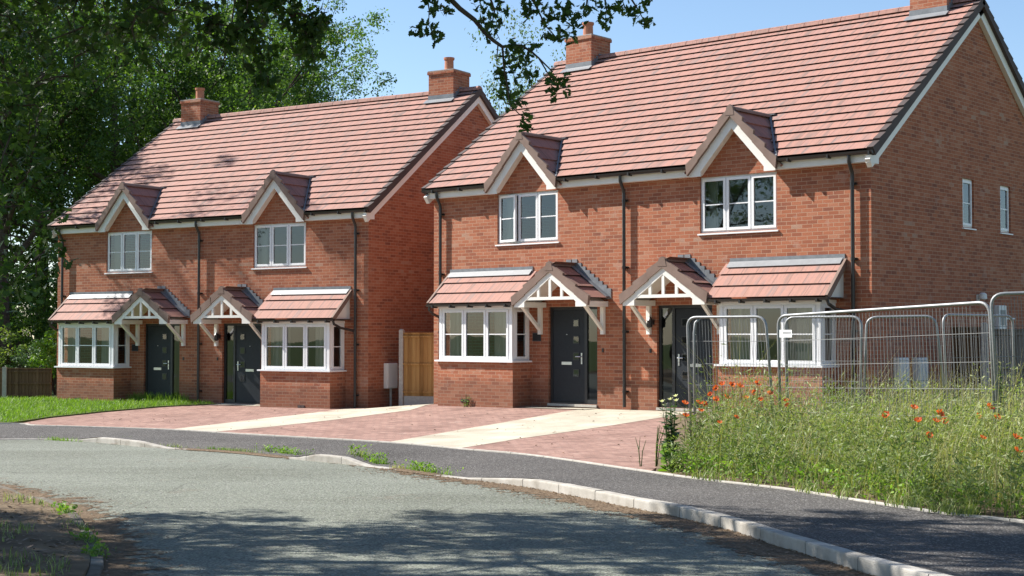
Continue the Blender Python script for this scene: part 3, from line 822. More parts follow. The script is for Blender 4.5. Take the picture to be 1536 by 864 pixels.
def sheet(name, outline, zf, off, mat, step=.8, rot=0.0, skirt=.35, kind='structure'):
    o = []
    n = len(outline)
    for k in range(n):
        a, b = Vector(outline[k][:2]), Vector(outline[(k+1) % n][:2]); m = max(1, int((b - a).length/step))
        for j in range(m): o.append(a.lerp(b, j/m))
    xs = [p.x for p in o]; ys = [p.y for p in o]
    pts = list(o); nb = len(o)
    def inside(x, y):
        c = False
        for a, b in zip(o, o[1:] + o[:1]):
            if (a.y > y) != (b.y > y) and x < (b.x - a.x)*(y - a.y)/(b.y - a.y) + a.x: c = not c
        return c
    x = min(xs) + step/2
    while x < max(xs):
        y = min(ys) + step/2
        while y < max(ys):
            if inside(x, y): pts.append(Vector((x, y)))
            y += step
        x += step
    v, ed, f, *_ = delaunay_2d_cdt(pts, [(k, (k+1) % nb) for k in range(nb)], [], 1, 1e-4)
    mb = MB(); c, s = math.cos(rot), math.sin(rot)
    idx = [mb.add((p.x, p.y, zf(p.x, p.y) + off)) for p in v]
    for t in f: mb.fi([idx[k] for k in t], [(v[k].x*c + v[k].y*s, -v[k].x*s + v[k].y*c) for k in t])
    if skirt:
        for k in range(nb):
            a, b = o[k], o[(k+1) % nb]; za, zb = zf(a.x, a.y) + off, zf(b.x, b.y) + off
            mb.face([(a.x, a.y, za), (b.x, b.y, zb), (b.x, b.y, zb - skirt), (a.x, a.y, za - skirt)], [(a.x, za), (b.x, zb), (b.x, zb - skirt), (a.x, za - skirt)])
    ob = mb.build(name, mat)
    if kind: ob['kind'] = kind
    return ob

# far ground
mb = MB(); ys = [-60, 4, 12, 20, 28, 34, 40, 60, 120, 300, 700]; xs = [-700, -200, -80, -40, -20, 0, 20, 40, 80, 200, 700]
for i in range(len(xs) - 1):
    for j in range(len(ys) - 1):
        mb.face([(x, y, zP(x, y) - .22) for x, y in ((xs[i], ys[j]), (xs[i+1], ys[j]), (xs[i+1], ys[j+1]), (xs[i], ys[j+1]))])
tag(mb.build('ground', M['grass_base']), kind='structure')
# left foreground verge edge
LEFT = [R(x, y) for x, y in [(130,864),(126,820),(112,792),(88,768),(58,756),(30,749),(0,738)]]
a = LEFT[0]; z_ = LEFT[-1]
LEFTL = [Vector((a.x + .25, a.y - 2.2, 0)), Vector((a.x + 1.5, -3, 0))][::-1] + LEFT + [Vector((z_.x - 1.3, z_.y + 1.3, 0)), Vector((z_.x - 4.5, z_.y + 3.0, 0)), Vector((z_.x - 12, z_.y + 4.6, 0)), Vector((-40, z_.y + 6.0, 0))]
LEFTC = catmull(LEFTL, 10)
roadpoly = [(-40, 29.2)] + [(p.x, p.y) for p in KERBC[1:]] + [(4.4, -9), (LEFTC[0].x, -9)] + [(p.x, p.y) for p in LEFTC]
sheet('road', roadpoly, zR, 0, M['road'], 1.2)
verge = [(p.x, p.y) for p in LEFTC] + [(-40, -9), (LEFTC[0].x - .01, -9)]
def zV(x, y):
    d = min((Vector((x, y)) - p).length for p in LEFTC)
    return zR(x, y) + .05 + min(d, 1.0)*.05 + .02*math.sin(x*3.1)*math.cos(y*2.3)*min(d, 1)
sheet('verge', verge, zV, 0, M['soil'], 1.0)
# pavement ribbon between the kerb and the edging
NR = 260
kb = resample(offset(KERBC, .125), NR); bk_r = resample(BACKC, NR)
mb = MB(); rows = []
for a, b in zip(kb, bk_r):
    za = zR(a.x, a.y) + upstand(a) - .004; r_ = []
    for k in range(7):
        t = k/6; p = a.lerp(b, t); z = za + (zP(b.x, b.y) - za)*min(1, t*1.6)
        r_.append(mb.add((p.x, p.y, z)))
    rows.append(r_)
for r0, r1 in zip(rows, rows[1:]):
    for k in range(6): mb.fi([r0[k], r1[k], r1[k+1], r0[k+1]])
tag(mb.build('pavement', M['pavement'], smooth=True), kind='structure')
# kerb stones, rounded top edge, a joint every 0.915 m
def kerb_run(name, curve, w, ups, zf, stone=.915, mat=None, lo=-.2, gap=.013):
    L = sum((b - a).length for a, b in zip(curve, curve[1:])); n = int(L/stone); sub = 4
    c = resample(curve, n*sub + 1); off_ = offset(c, w); mb = MB()
    def sec(k, sh):
        a, b = c[k], off_[k]
        if sh: t = (c[min(k+1, len(c)-1)] - c[max(k-1, 0)]).normalized()*sh; a = a + t; b = b + t
        z = zf(a.x, a.y); u = ups(c[k]); r = min(.022, u*.4)
        q = []
        for (f, h) in ((0, lo), (0, u - r), (.02, u - r*.35), (.07, u), (.93, u), (.98, u - .006), (1, u - .012), (1, lo)):
            p = a.lerp(b, min(f*(1 if w >= .1 else 1), 1)); q.append((p.x, p.y, z + h))
        return q
    for j in range(n):
        dz = random.uniform(-.003, .003)
        secs = []
        for i in range(sub + 1):
            k = j*sub + i; sh = gap/2 if i == 0 else (-gap/2 if i == sub else 0)
            secs.append([mb.add((x, y, zz + (dz if zz > zf(x, y) else 0))) for x, y, zz in sec(k, sh)])
        for s0, s1 in zip(secs, secs[1:]):
            for k in range(7): mb.fi([s0[k], s1[k], s1[k+1], s0[k+1]])
        mb.fi(secs[0][::-1]); mb.fi(secs[-1])
    return tag(mb.build(name, mat or M['kerb'], fix=True), kind='structure')
kerb_run('kerb', KERBC, .125, upstand, zR)
kerb_run('edging', offset(BACKC, -.0), .05, lambda p: .022, zP, .915, M['concrete'], -.15)
M['old_kerb'] = plain('old_kerb', (.21,.19,.16), (.12,.105,.085), 4, .95, .1, .6, c3=(.27,.25,.215))
kerb_run('verge_kerb', [p for p in LEFTC][::-1], .10, lambda p: .035 + .02*math.sin(p.y*4.1), zR, .915, M['old_kerb'])

# driveway, cream paths, lawn, plot
pb = lambda i: BACKC[i]
def along_back(x0px, x1px):
    return [p for p in offset(BACKC, .052) if x0px - 1e-6 <= pxof(p) <= x1px and p.y > 8]
def Gl(lst): return [G(x, y) for x, y in lst]
aL, aR = to_world('A', -HW, -.05, 0), to_world('A', HW, 0.05, 0); bL, bR = to_world('B', -HW, .05, 0), to_world('B', HW, .05, 0)
lawn_edge = Gl([(325,607),(240,611),(150,619),(75,627),(20,634)])
le = lawn_edge[-1]
al = along_back(-4000, 22)
lawn = [(p.x, p.y) for p in lawn_edge[:-1]] + [(p.x, p.y) for p in al[::-1]] + [(-40, 50), (-16, 46)] + [(p.x, p.y) for p in (to_world('A', -HW - .3, 1.5, 0), to_world('A', -HW, .1, 0), to_world('A', -.45, .1, 0))]
sheet('lawn', lawn, zG, .03, M['grass_base'], .9)
plotL = Gl([(985,701),(992,668),(1002,636),(1008,612)])
drive = [(p.x, p.y) for p in along_back(22, 975)] + [(p.x, p.y) for p in plotL] + [(p.x, p.y) for p in (to_world('B', 2.9, .08, 0), to_world('B', -HW, .08, 0), to_world('B', -HW, 2.2, 0), to_world('A', HW + .02, 1.4, 0), to_world('A', HW, .08, 0), to_world('A', -.40, .08, 0))] + [(p.x, p.y) for p in lawn_edge[:-1]]
sheet('driveway', drive, zG, 0, M['paving'], .7, BT - PI/2)
ab = along_back(250, 322)
path1 = [(p.x, p.y) for p in ab] + [(p.x, p.y) for p in Gl([(400,641),(500,630),(570,621),(615,615.5),(651,606)])] + [(p.x, p.y) for p in (to_world('B', -HW + .0, 1.6, 0), to_world('A', HW + .05, 1.2, 0))] + [(p.x, p.y) for p in Gl([(553,611),(492,616),(440,623),(340,634.5)])]
sheet('path', path1, zG, .004, M['slab'], .6, BT - PI/2 + .25, 0)
ab = along_back(580, 688)
path2 = [(p.x, p.y) for p in ab] + [(p.x, p.y) for p in Gl([(780,658),(900,641),(985,627.5),(1040,619)])] + [(p.x, p.y) for p in (to_world('B', 2.1, -.06, 0), to_world('B', .3, -.06, 0))] + [(p.x, p.y) for p in Gl([(880,613.5),(800,626),(700,643)])]
sheet('path', path2, zG, .004, M['slab'], .6, BT - PI/2 + .25, 0)
for h, s in (('A', 1), ('B', -1)):
    us = (.5, 2.4) if s > 0 else (-2.6, -.7)
    sheet('path', [to_world(h, us[0], -.5, 0)[:2], to_world(h, us[1], -.5, 0)[:2], to_world(h, us[1], -.04, 0)[:2], to_world(h, us[0], -.04, 0)[:2]], zG, .012, M['slab'], .5, BT - PI/2, 0)
pr_ = [p for p in offset(BACKC, .052) if pxof(p) > 978 and p.y > 2]
plot = [(p.x, p.y) for p in pr_] + [(30, 2), (32, 20)] + [(p.x, p.y) for p in (to_world('B', HW + 14, 8, 0), to_world('B', HW - .02, 8, 0), to_world('B', HW - .02, .08, 0), to_world('B', 2.9, .08, 0))] + [(p.x, p.y) for p in plotL[::-1]]
sheet('plot', plot, zG, 0, M['soil'], .9)

# dirt and leaf litter washed along the kerbs
def dirt_strip(name, curve, w, fmax):
    c = resample(curve, 240); mb = MB(); fd = []
    o = [offset(c, d) for d in np.linspace(0, w, 9)]
    idx = []
    for k in range(len(c)):
        idx.append([mb.add((o[j][k].x, o[j][k].y, zR(o[j][k].x, o[j][k].y) + .004)) for j in range(9)])
    for k in range(len(c) - 1):
        for j in range(8): mb.fi([idx[k][j], idx[k+1][j], idx[k+1][j+1], idx[k][j+1]])
    ob = mb.build(name, M['dirt']); at = ob.data.attributes.new('fade', 'FLOAT', 'POINT')
    for k in range(len(c)):
        for j in range(9): at.data[idx[k][j]].value = (1 - j/8)**1.2*fmax(c[k])
    return tag(ob, kind='stuff', label='brown grit and dirt washed along the road edge', cat='dirt')
def fk(p):
    x = pxof(p)
    return .35 if x < 500 else (.35 + .6*(x - 500)/250 if x < 750 else 1.0)
dirt_strip('dirt', KERBC, -.85, fk)
dirt_strip('dirt', [p for p in LEFTC], -1.1, lambda p: .85)
def kerb_dirt():
    c = [p for p in resample(KERBC, 700) if 225 < pxof(p) < 470 or 540 < pxof(p) < 700]; runs = [[p for p in c if pxof(p) < 500], [p for p in c if pxof(p) > 500]]
    for run in runs:
        mb = MB(); o = [offset(run, d) for d in np.linspace(-.06, .16, 7)]; idx = []
        for k in range(len(run)): idx.append([mb.add((o[j][k].x, o[j][k].y, zR(o[j][k].x, o[j][k].y) + (upstand(run[k]) if j > 1 else .004) + .005)) for j in range(7)])
        for k in range(len(run) - 1):
            for j in range(6): mb.fi([idx[k][j], idx[k+1][j], idx[k+1][j+1], idx[k][j+1]])
        ob = mb.build('dirt', M['dirt']); at = ob.data.attributes.new('fade', 'FLOAT', 'POINT')
        for k in range(len(run)):
            e = min(1, min(k, len(run) - 1 - k)/12)
            for j in range(7): at.data[idx[k][j]].value = .72*e
        tag(ob, 'gritty dirt lying over the flush kerb', 'dirt', kind='stuff')
kerb_dirt()
LV = []; LR = []
def litter(curve, w0, w1, n, smin=.02, smax=.05):
    c = resample(curve, 400)
    for _ in range(n):
        k = random.randrange(1, 398); d = w0 + (w1 - w0)*random.random()**1.8
        t = (c[k+1] - c[k-1]).normalized(); p = c[k].lerp(c[k+1], random.random()) + Vector((-t.y, t.x))*d
        a = random.uniform(0, 2*PI); s = random.uniform(smin, smax); tx = random.uniform(-.4, .4)
        u = Vector((math.cos(a), math.sin(a), tx*.7))*s; v = Vector((-math.sin(a), math.cos(a), random.uniform(-.4, .4)))*s*.5
        b = Vector((p.x, p.y, zR(p.x, p.y) + .012))
        if abs(d) > 10: continue
        for q in (b - u, b + v, b + u, b - v): LV.append(q)
        LR.append(random.random())
litter([p for p in KERBC if pxof(p) > 560], 0, -.7, 5200, .008, .022)
litter([p for p in LEFTC], 0, -.9, 3000, .01, .026)
tag(np_mesh('leaf_litter', LV, [4]*len(LR), M['litter'], rnd=LR), 'dry brown leaves and bits scattered along the kerbs', 'leaf litter', kind='stuff')
LV = []; LR = []
for _ in range(9000):                                     # dead leaves and twigs over the shaded verge
    p = Vector((random.uniform(-9, -2.6), random.uniform(8, 18)))
    if not (p.x < min(LEFTC, key=lambda q: abs(q.y - p.y)).x - .05): continue
    a = random.uniform(0, 2*PI); s = random.uniform(.012, .035)
    u = Vector((math.cos(a), math.sin(a), random.uniform(-.4, .4)))*s; v = Vector((-math.sin(a), math.cos(a), random.uniform(-.4, .4)))*s*.5
    b = Vector((p.x, p.y, zV(p.x, p.y) + .014))
    for q in (b - u, b + v, b + u, b - v): LV.append(q)
    LR.append(random.random())
tag(np_mesh('leaf_litter', LV, [4]*len(LR), M['litter'], rnd=LR), 'dead leaves covering the shaded verge at lower left', 'leaf litter', kind='stuff')

# ------------------------------------------------------------------ timber fences, meter boxes, wall fittings
def timber_fence(name, label, p0, p1, z0, h, mat, posts=(True, False), gravel=.3, post_up=.06, rails=3, face=1):
    """feather-edge boards between concrete posts; p0,p1 2-D ends, z0 ground"""
    p0, p1 = Vector(p0[:2]), Vector(p1[:2]); L = (p1 - p0).length; a = math.atan2(p1.y - p0.y, p1.x - p0.x)
    r = empty(name, (p0.x, p0.y, z0), a)
    x = 0.0; mb = MB()
    while x < L - .01:
        x2 = min(x + .11, L)
        mb.prism([(x, -.012*face, gravel), (x2 + .008, -.022*face, gravel), (x2 + .008, 0, gravel), (x, .004*face, gravel)], (0, 0, h - gravel - .02))
        x = x2
    for k in range(rails):
        z = gravel + .08 + (h - gravel - .2)*k/(rails - 1)
        mb.box(0, L, -.05 if face > 0 else .005, -.023 if face > 0 else .05, z, z + .05) if False else mb.box(0, L, -.055, -.024, z, z + .045)
    mb.box(0, L, -.05, .02, h - .021, h)
    mb.build('panel', mat, r, fix=True)
    if gravel > .05:
        mb = MB(); mb.box(0, L, -.025, .025, -.15, gravel - .002); mb.build('gravel_board', M['concrete'], r, fix=True)
    for k, on in enumerate(posts):
        if not on: continue
        mb = MB(); x = -.06 if k == 0 else L + .06
        mb.box(x - .055, x + .055, -.06, .05, -.3, h + post_up); mb.prism([(x - .055, -.06, h + post_up), (x + .055, -.06, h + post_up), (x + .03, -.03, h + post_up + .03), (x - .03, -.03, h + post_up + .03)], (0, .06, 0))
        mb.build('post', M['concrete'], r, fix=True)
    return tag(r, label, 'fence')
pa = at_depth(606, 607, 36.0); pbb = to_world('B', -HW, 1.35, 0)
timber_fence('timber_fence', 'golden timber fence panel with concrete post in the gap between the two houses', pa, pbb, zG(pa.x, pa.y), 1.83, M['timber'], (True, False), .27)
q0 = at_depth(-75, 600, 42.6); q1 = at_depth(8, 600, 42.2); q2 = at_depth(77, 600, 41.9)
timber_fence('timber_fence', 'low brown timber fence under the trees, left of the farther house', q0, q2, -.37, .90, M['timber_dark'], (False, False), .02)
for p in (q1,):
    mb = MB(); mb.box(p.x - .06, p.x + .06, p.y - .12, p.y - .05, -.6, .56); mb.build('post', M['concrete'], bpy.data.objects['timber_fence.001'], fix=True)
    bpy.context.view_layer.update(); o = bpy.data.objects['post.001']; o.matrix_parent_inverse = o.parent.matrix_world.inverted()
f0 = to_world('B', HW, 3.45, 0); f1 = to_world('B', HW + .62, 3.45, 0)
timber_fence('timber_fence', 'short brown timber panel beside the near gable, ending at a concrete post', f0, f1, zG(f0.x, f0.y), 1.68, M['timber_dark'], (False, True), .1)
f2 = to_world('B', HW + .80, 3.5, 0); f3 = to_world('B', HW + 4.4, 3.5, 0)
timber_fence('timber_fence', 'grey weathered timber fence at the right edge behind the wire panels', f2, f3, zG(f2.x, f2.y), 1.64, M['timber_grey'], (False, False), .1)

def meter(h, y, z0, z1, wd, label, ug=HW, group=None):
    p = to_world(h, ug, y, 0); t = AT if h == 'A' else BT
    r = empty('meter_box', p, t - PI/2); zb = z0
    mb = MB(); mb.box(.003, .13, -wd/2, wd/2, z0, z1); mb.build('cabinet', M['meter'], r, fix=True, bevel=.012)
    mb = MB(); mb.box(.131, .142, -wd/2 + .02, wd/2 - .02, z0 + .03, z1 - .03); mb.build('cabinet_door', M['meter'], r, fix=True, bevel=.004)
    mb = MB(); mb.tube([(.07, 0, z0 + .01), (.07, 0, -.45)], .03, 8); mb.build('conduit', M['concrete'], r, fix=True)
    return tag(r, label, 'meter box', group)
meter('A', .84, .46, 1.09, .42, 'pale meter box on a thin pipe against the farther gable, beside the timber panel')
meter('B', 1.03, .44, 1.06, .40, 'left of two pale meter boxes on the shaded near gable', HW, 'pair of meter boxes on the near gable')
meter('B', 1.86, .43, 1.05, .40, 'right of two pale meter boxes on the shaded near gable', HW, 'pair of meter boxes on the near gable')
r = empty('security_light', to_world('B', HW, 4.71, 2.27), BT - PI/2)
mb = MB(); mb.box(.0, .03, -.05, .05, -.1, .06); mb.build('back_plate', M['meter'], r, fix=True)
mb = MB(); mb.lathe([(.05, -.02), (.085, .0), (.08, .10), (.04, .13)], (.12, 0, -.03), 12); mb.tube([(.02, 0, -.02), (.12, 0, -.02)], .02, 8); mb.build('lamp_head', M['meter'], r, fix=True)
tag(r, 'small pale security light on the shaded near gable above the fence top', 'light')
r = empty('junction_box', to_world('B', HW, 5.75, 1.86), BT - PI/2)
mb = MB(); mb.box(.0, .12, -.2, .2, -.28, .26); mb.build('housing', M['meter'], r, fix=True, bevel=.01)
mb = MB(); mb.box(.121, .128, -.13, .13, -.16, .16); mb.build('cover', M['lead'], r, fix=True)
mb = MB(); mb.tube([(.06, .2, -.02), (.06, .75, -.02)], .022, 8); mb.build('pipe', M['meter'], r, fix=True)
tag(r, 'pale square utility box with a side pipe on the near gable', 'utility box')

# ------------------------------------------------------------------ temporary wire fence panels
def bez_corner(mb_path, a, b, c, r, n=6):
    a, b, c = Vector(a), Vector(b), Vector(c); p = b + (a - b).normalized()*r; q = b + (c - b).normalized()*r
    for k in range(n + 1):
        t = k/n; mb_path.append(p*(1-t)**2 + b*2*t*(1-t) + q*t*t)
def wire_panel(label, tl, tr, bl, br, wires_x, wires_z=(.2, .36, .52, .67, .83), tr_=.021, group='temporary wire fence panels'):
    tl, tr, bl, br = map(Vector, (tl, tr, bl, br))
    base = Vector(((bl.x + br.x)/2, (bl.y + br.y)/2, min(bl.z, br.z)))
    r = empty('fence_panel', base); L = lambda v: v - base
    mb = MB(); path = [L(bl)]; bez_corner(path, L(bl), L(tl), L(tr), .16); bez_corner(path, L(tl), L(tr), L(br), .16); path.append(L(br))
    mb.tube(path, tr_, 8); q0 = L(bl).lerp(L(tl), .09); q1 = L(br).lerp(L(tr), .09); mb.tube([q0, q1], tr_*.8, 8)
    mb.build('frame', M['galv'], r, smooth=True)
    mb = MB()
    def pt(s, t): return L(bl).lerp(L(br), s).lerp(L(tl).lerp(L(tr), s), t)
    for k in range(1, wires_x): s = k/wires_x; mb.tube([pt(s, .09), pt(s, .985 if .07 < s < .93 else .95)],   .0028, 4, caps=False)
    for z in wires_z: mb.tube([pt(0, z), pt(1, z)], .0032, 5, caps=False)
    mb.build('wire_mesh', M['wire'], r)
    return tag(r, label, 'fence panel', group), r
def D3(x, y, d): return at_depth(x, y, d)
def drop(x, d, lean=0): p = at_depth(x, 502, d); return Vector((p.x, p.y, zG(p.x, p.y) - .1))
WP = []
WP.append(wire_panel('narrow wire fence panel at the left end, before the near bay window', D3(1031, 476, 21.6), D3(1148, 475, 20.8), drop(1037, 21.6), drop(1165, 20.8), 26))
WP.append(wire_panel('long wire fence panel with a small white notice, rising to the right', D3(1167, 474, 20.2), D3(1484, 453, 17.4), drop(1171, 20.2), drop(1495, 17.4), 62))
WP.append(wire_panel('nearest and tallest wire fence panel, cut by the right edge', D3(1486, 441, 17.2), D3(1860, 430, 16.4), drop(1501, 17.2), drop(1866, 16.4), 72))
WP.append(wire_panel('wire fence panel farther back, behind the left half of the long panel', D3(1178, 476, 22.6), D3(1292, 475, 21.9), drop(1182, 22.6), drop(1289, 21.9), 24))
WP.append(wire_panel('leaning back wire panel in front of the two meter boxes', D3(1300, 476, 22.1), D3(1403, 474, 21.8), drop(1292, 22.1), drop(1426, 21.8), 24))
WP.append(wire_panel('rearmost wire fence panel, before the short brown timber panel', D3(1414, 472, 22.4), D3(1519, 474, 23.4), drop(1423, 22.4), drop(1522, 23.4), 24))
mb = MB()                                                  # second upright of the narrow panel
o = WP[0][1]; b = Vector(o.location)
path = [drop(1042, 21.5) - b, at_depth(1041, 500, 21.5) - b, at_depth(1043, 484, 21.5) - b, at_depth(1050, 477, 21.5) - b]
mb.tube(path, .019, 8); mb.build('upright', M['galv'], o, smooth=True)
o = WP[1][1]; b = Vector(o.location)
c = D3(1181, 500.5, 19.95) - b; ex = (D3(1484, 453, 17.4) - D3(1167, 474, 20.2)); ex.z = 0; ex.normalize(); nn = Vector((ex.y, -ex.x, 0))
mb = MB(); c = c + nn*.03
def quad(mb, c, hw, hh, d, th): mb.prism([c - ex*hw - Vector((0,0,hh)) + nn*d, c + ex*hw - Vector((0,0,hh)) + nn*d, c + ex*hw + Vector((0,0,hh)) + nn*d, c - ex*hw + Vector((0,0,hh)) + nn*d], nn*th)
quad(mb, c, .115, .052, 0, .004); nt_ = mb.build('notice', M['sign'], o, fix=True)
mb = MB()
for k in range(7): quad(mb, c + ex*(-.055 + .022*k + .01) + Vector((0, 0, .012)), .0075, .013, .0045, .001)
mb.build('lettering', M['sign_ink'], nt_, fix=True)

# ------------------------------------------------------------------ trees
def unit(v): return v/np.maximum(np.linalg.norm(v, axis=-1, keepdims=True), 1e-9)
def diamonds(C, Nn, L, Wd):
    """one pointed leaf (4 verts, slightly folded) per centre"""
    n = len(C); t = unit(RNG.normal(size=(n, 3))); t = unit(t - Nn*(t*Nn).sum(1, keepdims=True)); s = np.cross(Nn, t)
    L = L[:, None]; Wd = Wd[:, None]
    V = np.empty((n, 4, 3)); V[:, 0] = C - t*L*.5; V[:, 1] = C + s*Wd*.5 + Nn*Wd*.12 + t*L*.08; V[:, 2] = C + t*L*.5; V[:, 3] = C - s*Wd*.5 + Nn*Wd*.12 + t*L*.08
    return V.reshape(-1, 3)
OAK = np.array([(0,-.5),(.10,-.38),(.07,-.30),(.2,-.2),(.13,-.1),(.28,.05),(.18,.14),(.27,.3),(.12,.34),(.07,.47),(-.07,.47),(-.12,.34),(-.27,.3),(-.18,.14),(-.28,.05),(-.13,-.1),(-.2,-.2),(-.07,-.30),(-.10,-.38)])
def oak_leaves(C, Nn, L):
    n = len(C); m = len(OAK); t = unit(RNG.normal(size=(n, 3)) + np.array([0, 0, -.5])); t = unit(t - Nn*(t*Nn).sum(1, keepdims=True)); s = np.cross(Nn, t)
    V = C[:, None] + (t[:, None]*OAK[None, :, 1:2] + s[:, None]*OAK[None, :, 0:1] + Nn[:, None]*np.abs(OAK[None, :, 0:1])*.3)*L[:, None, None]
    return V.reshape(-1, 3)
def clump_points(C, Rr, per, flat=.75):
    """points spread through each clump's volume, denser to its outside"""
    idx = np.repeat(np.arange(len(C)), per); n = len(idx)
    d = unit(RNG.normal(size=(n, 3))); rad = RNG.random(n)**.45
    off = d*rad[:, None]*np.asarray(Rr)[idx][:, None]; off[:, 2] *= flat
    nn = unit(d*.5 + RNG.normal(size=(n, 3))*.75 + np.array([0, 0, .55]))
    return C[idx] + off, nn, idx
def grow(mb, rng, p, d, L, r, lev, tips, maxlev, spread=.75, segs=4):
    pts = [p.copy()]; rad = [r]; q = p.copy(); dd = d.copy()
    for k in range(segs):
        dd = (dd + Vector([rng.gauss(0, .16) for _ in range(3)]) + Vector((0, 0, .05 if lev else .02))).normalized()
        q = q + dd*(L/segs); pts.append(q.copy()); rad.append(r*(1 - .62*(k + 1)/segs))
    mb.tube(pts, rad, 7 if lev < 2 else 5, caps=False)
    if lev >= maxlev:
        tips.extend(pts[1:]); return
    n = rng.randint(3, 5) if lev else rng.randint(7, 9)
    for k in range(n):
        f = (.35 + .65*(k + rng.random()*.6)/n) if lev == 0 else (.3 + .7*(k + rng.random())/n)
        i = min(int(f*segs), segs - 1); b = pts[i].lerp(pts[i+1], f*segs - i)
        a = 2.4*k + rng.random(); ax = Vector((math.cos(a), math.sin(a), 0))
        up = (.75 - .55*(1 - f)) if lev == 0 else .35
        nd = (dd*(.35 if lev == 0 else .7) + ax*spread*1.35 + Vector((0, 0, up*.6))).normalized()
        grow(mb, rng, b, nd, L*(rng.uniform(.42, .6) if lev == 0 else rng.uniform(.5, .68)), max(rad[i]*.5, .012), lev + 1, tips, maxlev, spread, 3)
    tips.extend(pts[1:] if lev else pts[-1:])
def make_tree(name, label, seed, H, crown_r, per, leafL, mat, trunk_r=.3, fork=.28, low=.2, group=None):
    rng = random.Random(seed); r = empty(name); mb = MB(); tips = []
    grow(mb, rng, Vector((0, 0, -.3)), Vector((rng.gauss(0, .04), rng.gauss(0, .04), 1)).normalized(), H*.72, trunk_r, 0, tips, 2)
    T = np.array([tuple(t) for t in tips])
    sc = crown_r/np.percentile(np.hypot(T[:, 0], T[:, 1]), 92); T[:, :2] *= sc      # fit the crown to its radius
    mb.V = [(x*(1 + (sc - 1)*min(1, max(0, math.hypot(x, y) - .4))), y*(1 + (sc - 1)*min(1, max(0, math.hypot(x, y) - .4))), z) for x, y, z in mb.V]
    mb.build('trunk', M['bark'], r, smooth=True)
    g = np.random.default_rng(seed)
    T2 = T.copy()
    T2 = T2[T2[:, 2] > H*low]
    n = len(T2); C = T2 + g.normal(size=(n, 3))*.35
    E = C[g.integers(0, n, n)] + g.normal(size=(n, 3))*np.array([.6, .6, .5]); C = np.vstack([C, E])
    Rr = g.uniform(.4, .95, len(C))
    pts, nn, idx = clump_points(C, Rr, per)
    sz = g.uniform(.75, 1.25, len(pts))*leafL
    V = diamonds(pts, nn, sz, sz*.62)
    tone = g.random(len(C))*.55
    np_mesh('crown', V, [4]*len(pts), mat, r, rnd=np.clip(tone[idx] + g.random(len(pts))*.45, 0, 1))
    return tag(r, label, 'tree', group)
def place(o, x, y, z, s=1.0, rz=0.0, sz=None): o.location = (x, y, z); o.rotation_euler = (0, 0, rz); o.scale = (s, s, sz or s); return o

GW = 'trees of the dark wood behind the farther house'
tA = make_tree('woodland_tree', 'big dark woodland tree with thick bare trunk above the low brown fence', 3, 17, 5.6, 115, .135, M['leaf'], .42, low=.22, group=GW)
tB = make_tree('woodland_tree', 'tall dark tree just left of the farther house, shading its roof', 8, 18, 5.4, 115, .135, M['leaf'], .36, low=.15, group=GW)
tC = make_tree('woodland_tree', 'mid green woodland tree behind the left chimney of the farther roof', 21, 16, 5.2, 115, .135, M['leaf_sunlit'], .34, low=.12, group=GW)
tD = make_tree('tree', 'pale green tree whose top shows left of the nearer roof', 33, 12, 4.2, 80, .125, M['leaf_pale'], .25, low=.15, group='pale trees behind the nearer house')
place(tA, -17.2, 49.5, -.5); place(tB, -18.0, 44.9, -.5, 1.03, 1.0); place(tC, -17.0, 61, -.5, 1.12, .4)
def again(src, label, x, y, s, rz, sz=None):
    c = copy_tree(src); c['label'] = label; place(c, x, y, -.5, s, rz, sz); return c
again(tA, 'dark tree deep in the wood between the left fence and the farther gable', -23.0, 58, 1.15, 2.1)
again(tB, 'woodland tree rising over the middle of the farther roof', -11.0, 62, 1.02, 3.0)
again(tC, 'lower woodland tree at the right end of the wood, against the sky', -8.0, 66, .84, 1.9)
again(tA, 'round-topped woodland tree behind the ridge of the farther roof', -14.2, 67, 1.05, 4.2)
again(tC, 'tall woodland tree in the top left corner of the wood', -27.0, 66, 1.3, 5.1)
again(tB, 'dark woodland tree filling the left edge behind the fence', -21.5, 68, 1.25, .3)
again(tA, 'far woodland tree glimpsed low between the trunks at the left', -30.0, 78, 1.2, .9)
place(tD, 2.5, 62, -.5, .86, 0, 1.32)
again(tD, 'pale tree whose tip shows right of the nearer left chimney', 4.5, 67, .75, 2.2, 1.30)

again(tA, 'woodland tree packed behind the big trunk, closing the wood', -19.5, 58.5, 1.2, 1.4)
again(tC, 'woodland tree filling the wood above the farther left gablet', -15.0, 56.0, 1.05, 2.7)
again(tB, 'woodland tree in the back row of the wood, left of centre', -24.5, 76, 1.45, 4.0)
again(tA, 'woodland tree in the back row of the wood behind the left chimney', -17.5, 78, 1.4, 5.6)
again(tC, 'woodland tree in the back row of the wood, over the roof middle', -11.5, 76, 1.15, 3.4)

again(tB, 'unseen tree added far to the left of the street, reflected in the upper windows', -31, 30, 1.0, 1.2)  # three trees out of view, added to give the glass something to reflect
again(tC, 'unseen tree added far to the left of the road, reflected in the bay windows', -34, 20, 1.0, 2.2)
again(tA, 'unseen tree added left of the road bend, reflected in the front doors', -32, 9, 1.05, .2)

again(tC, 'bright woodland tree above the right half of the farther roof ridge', -9.8, 63, .93, 4.4)

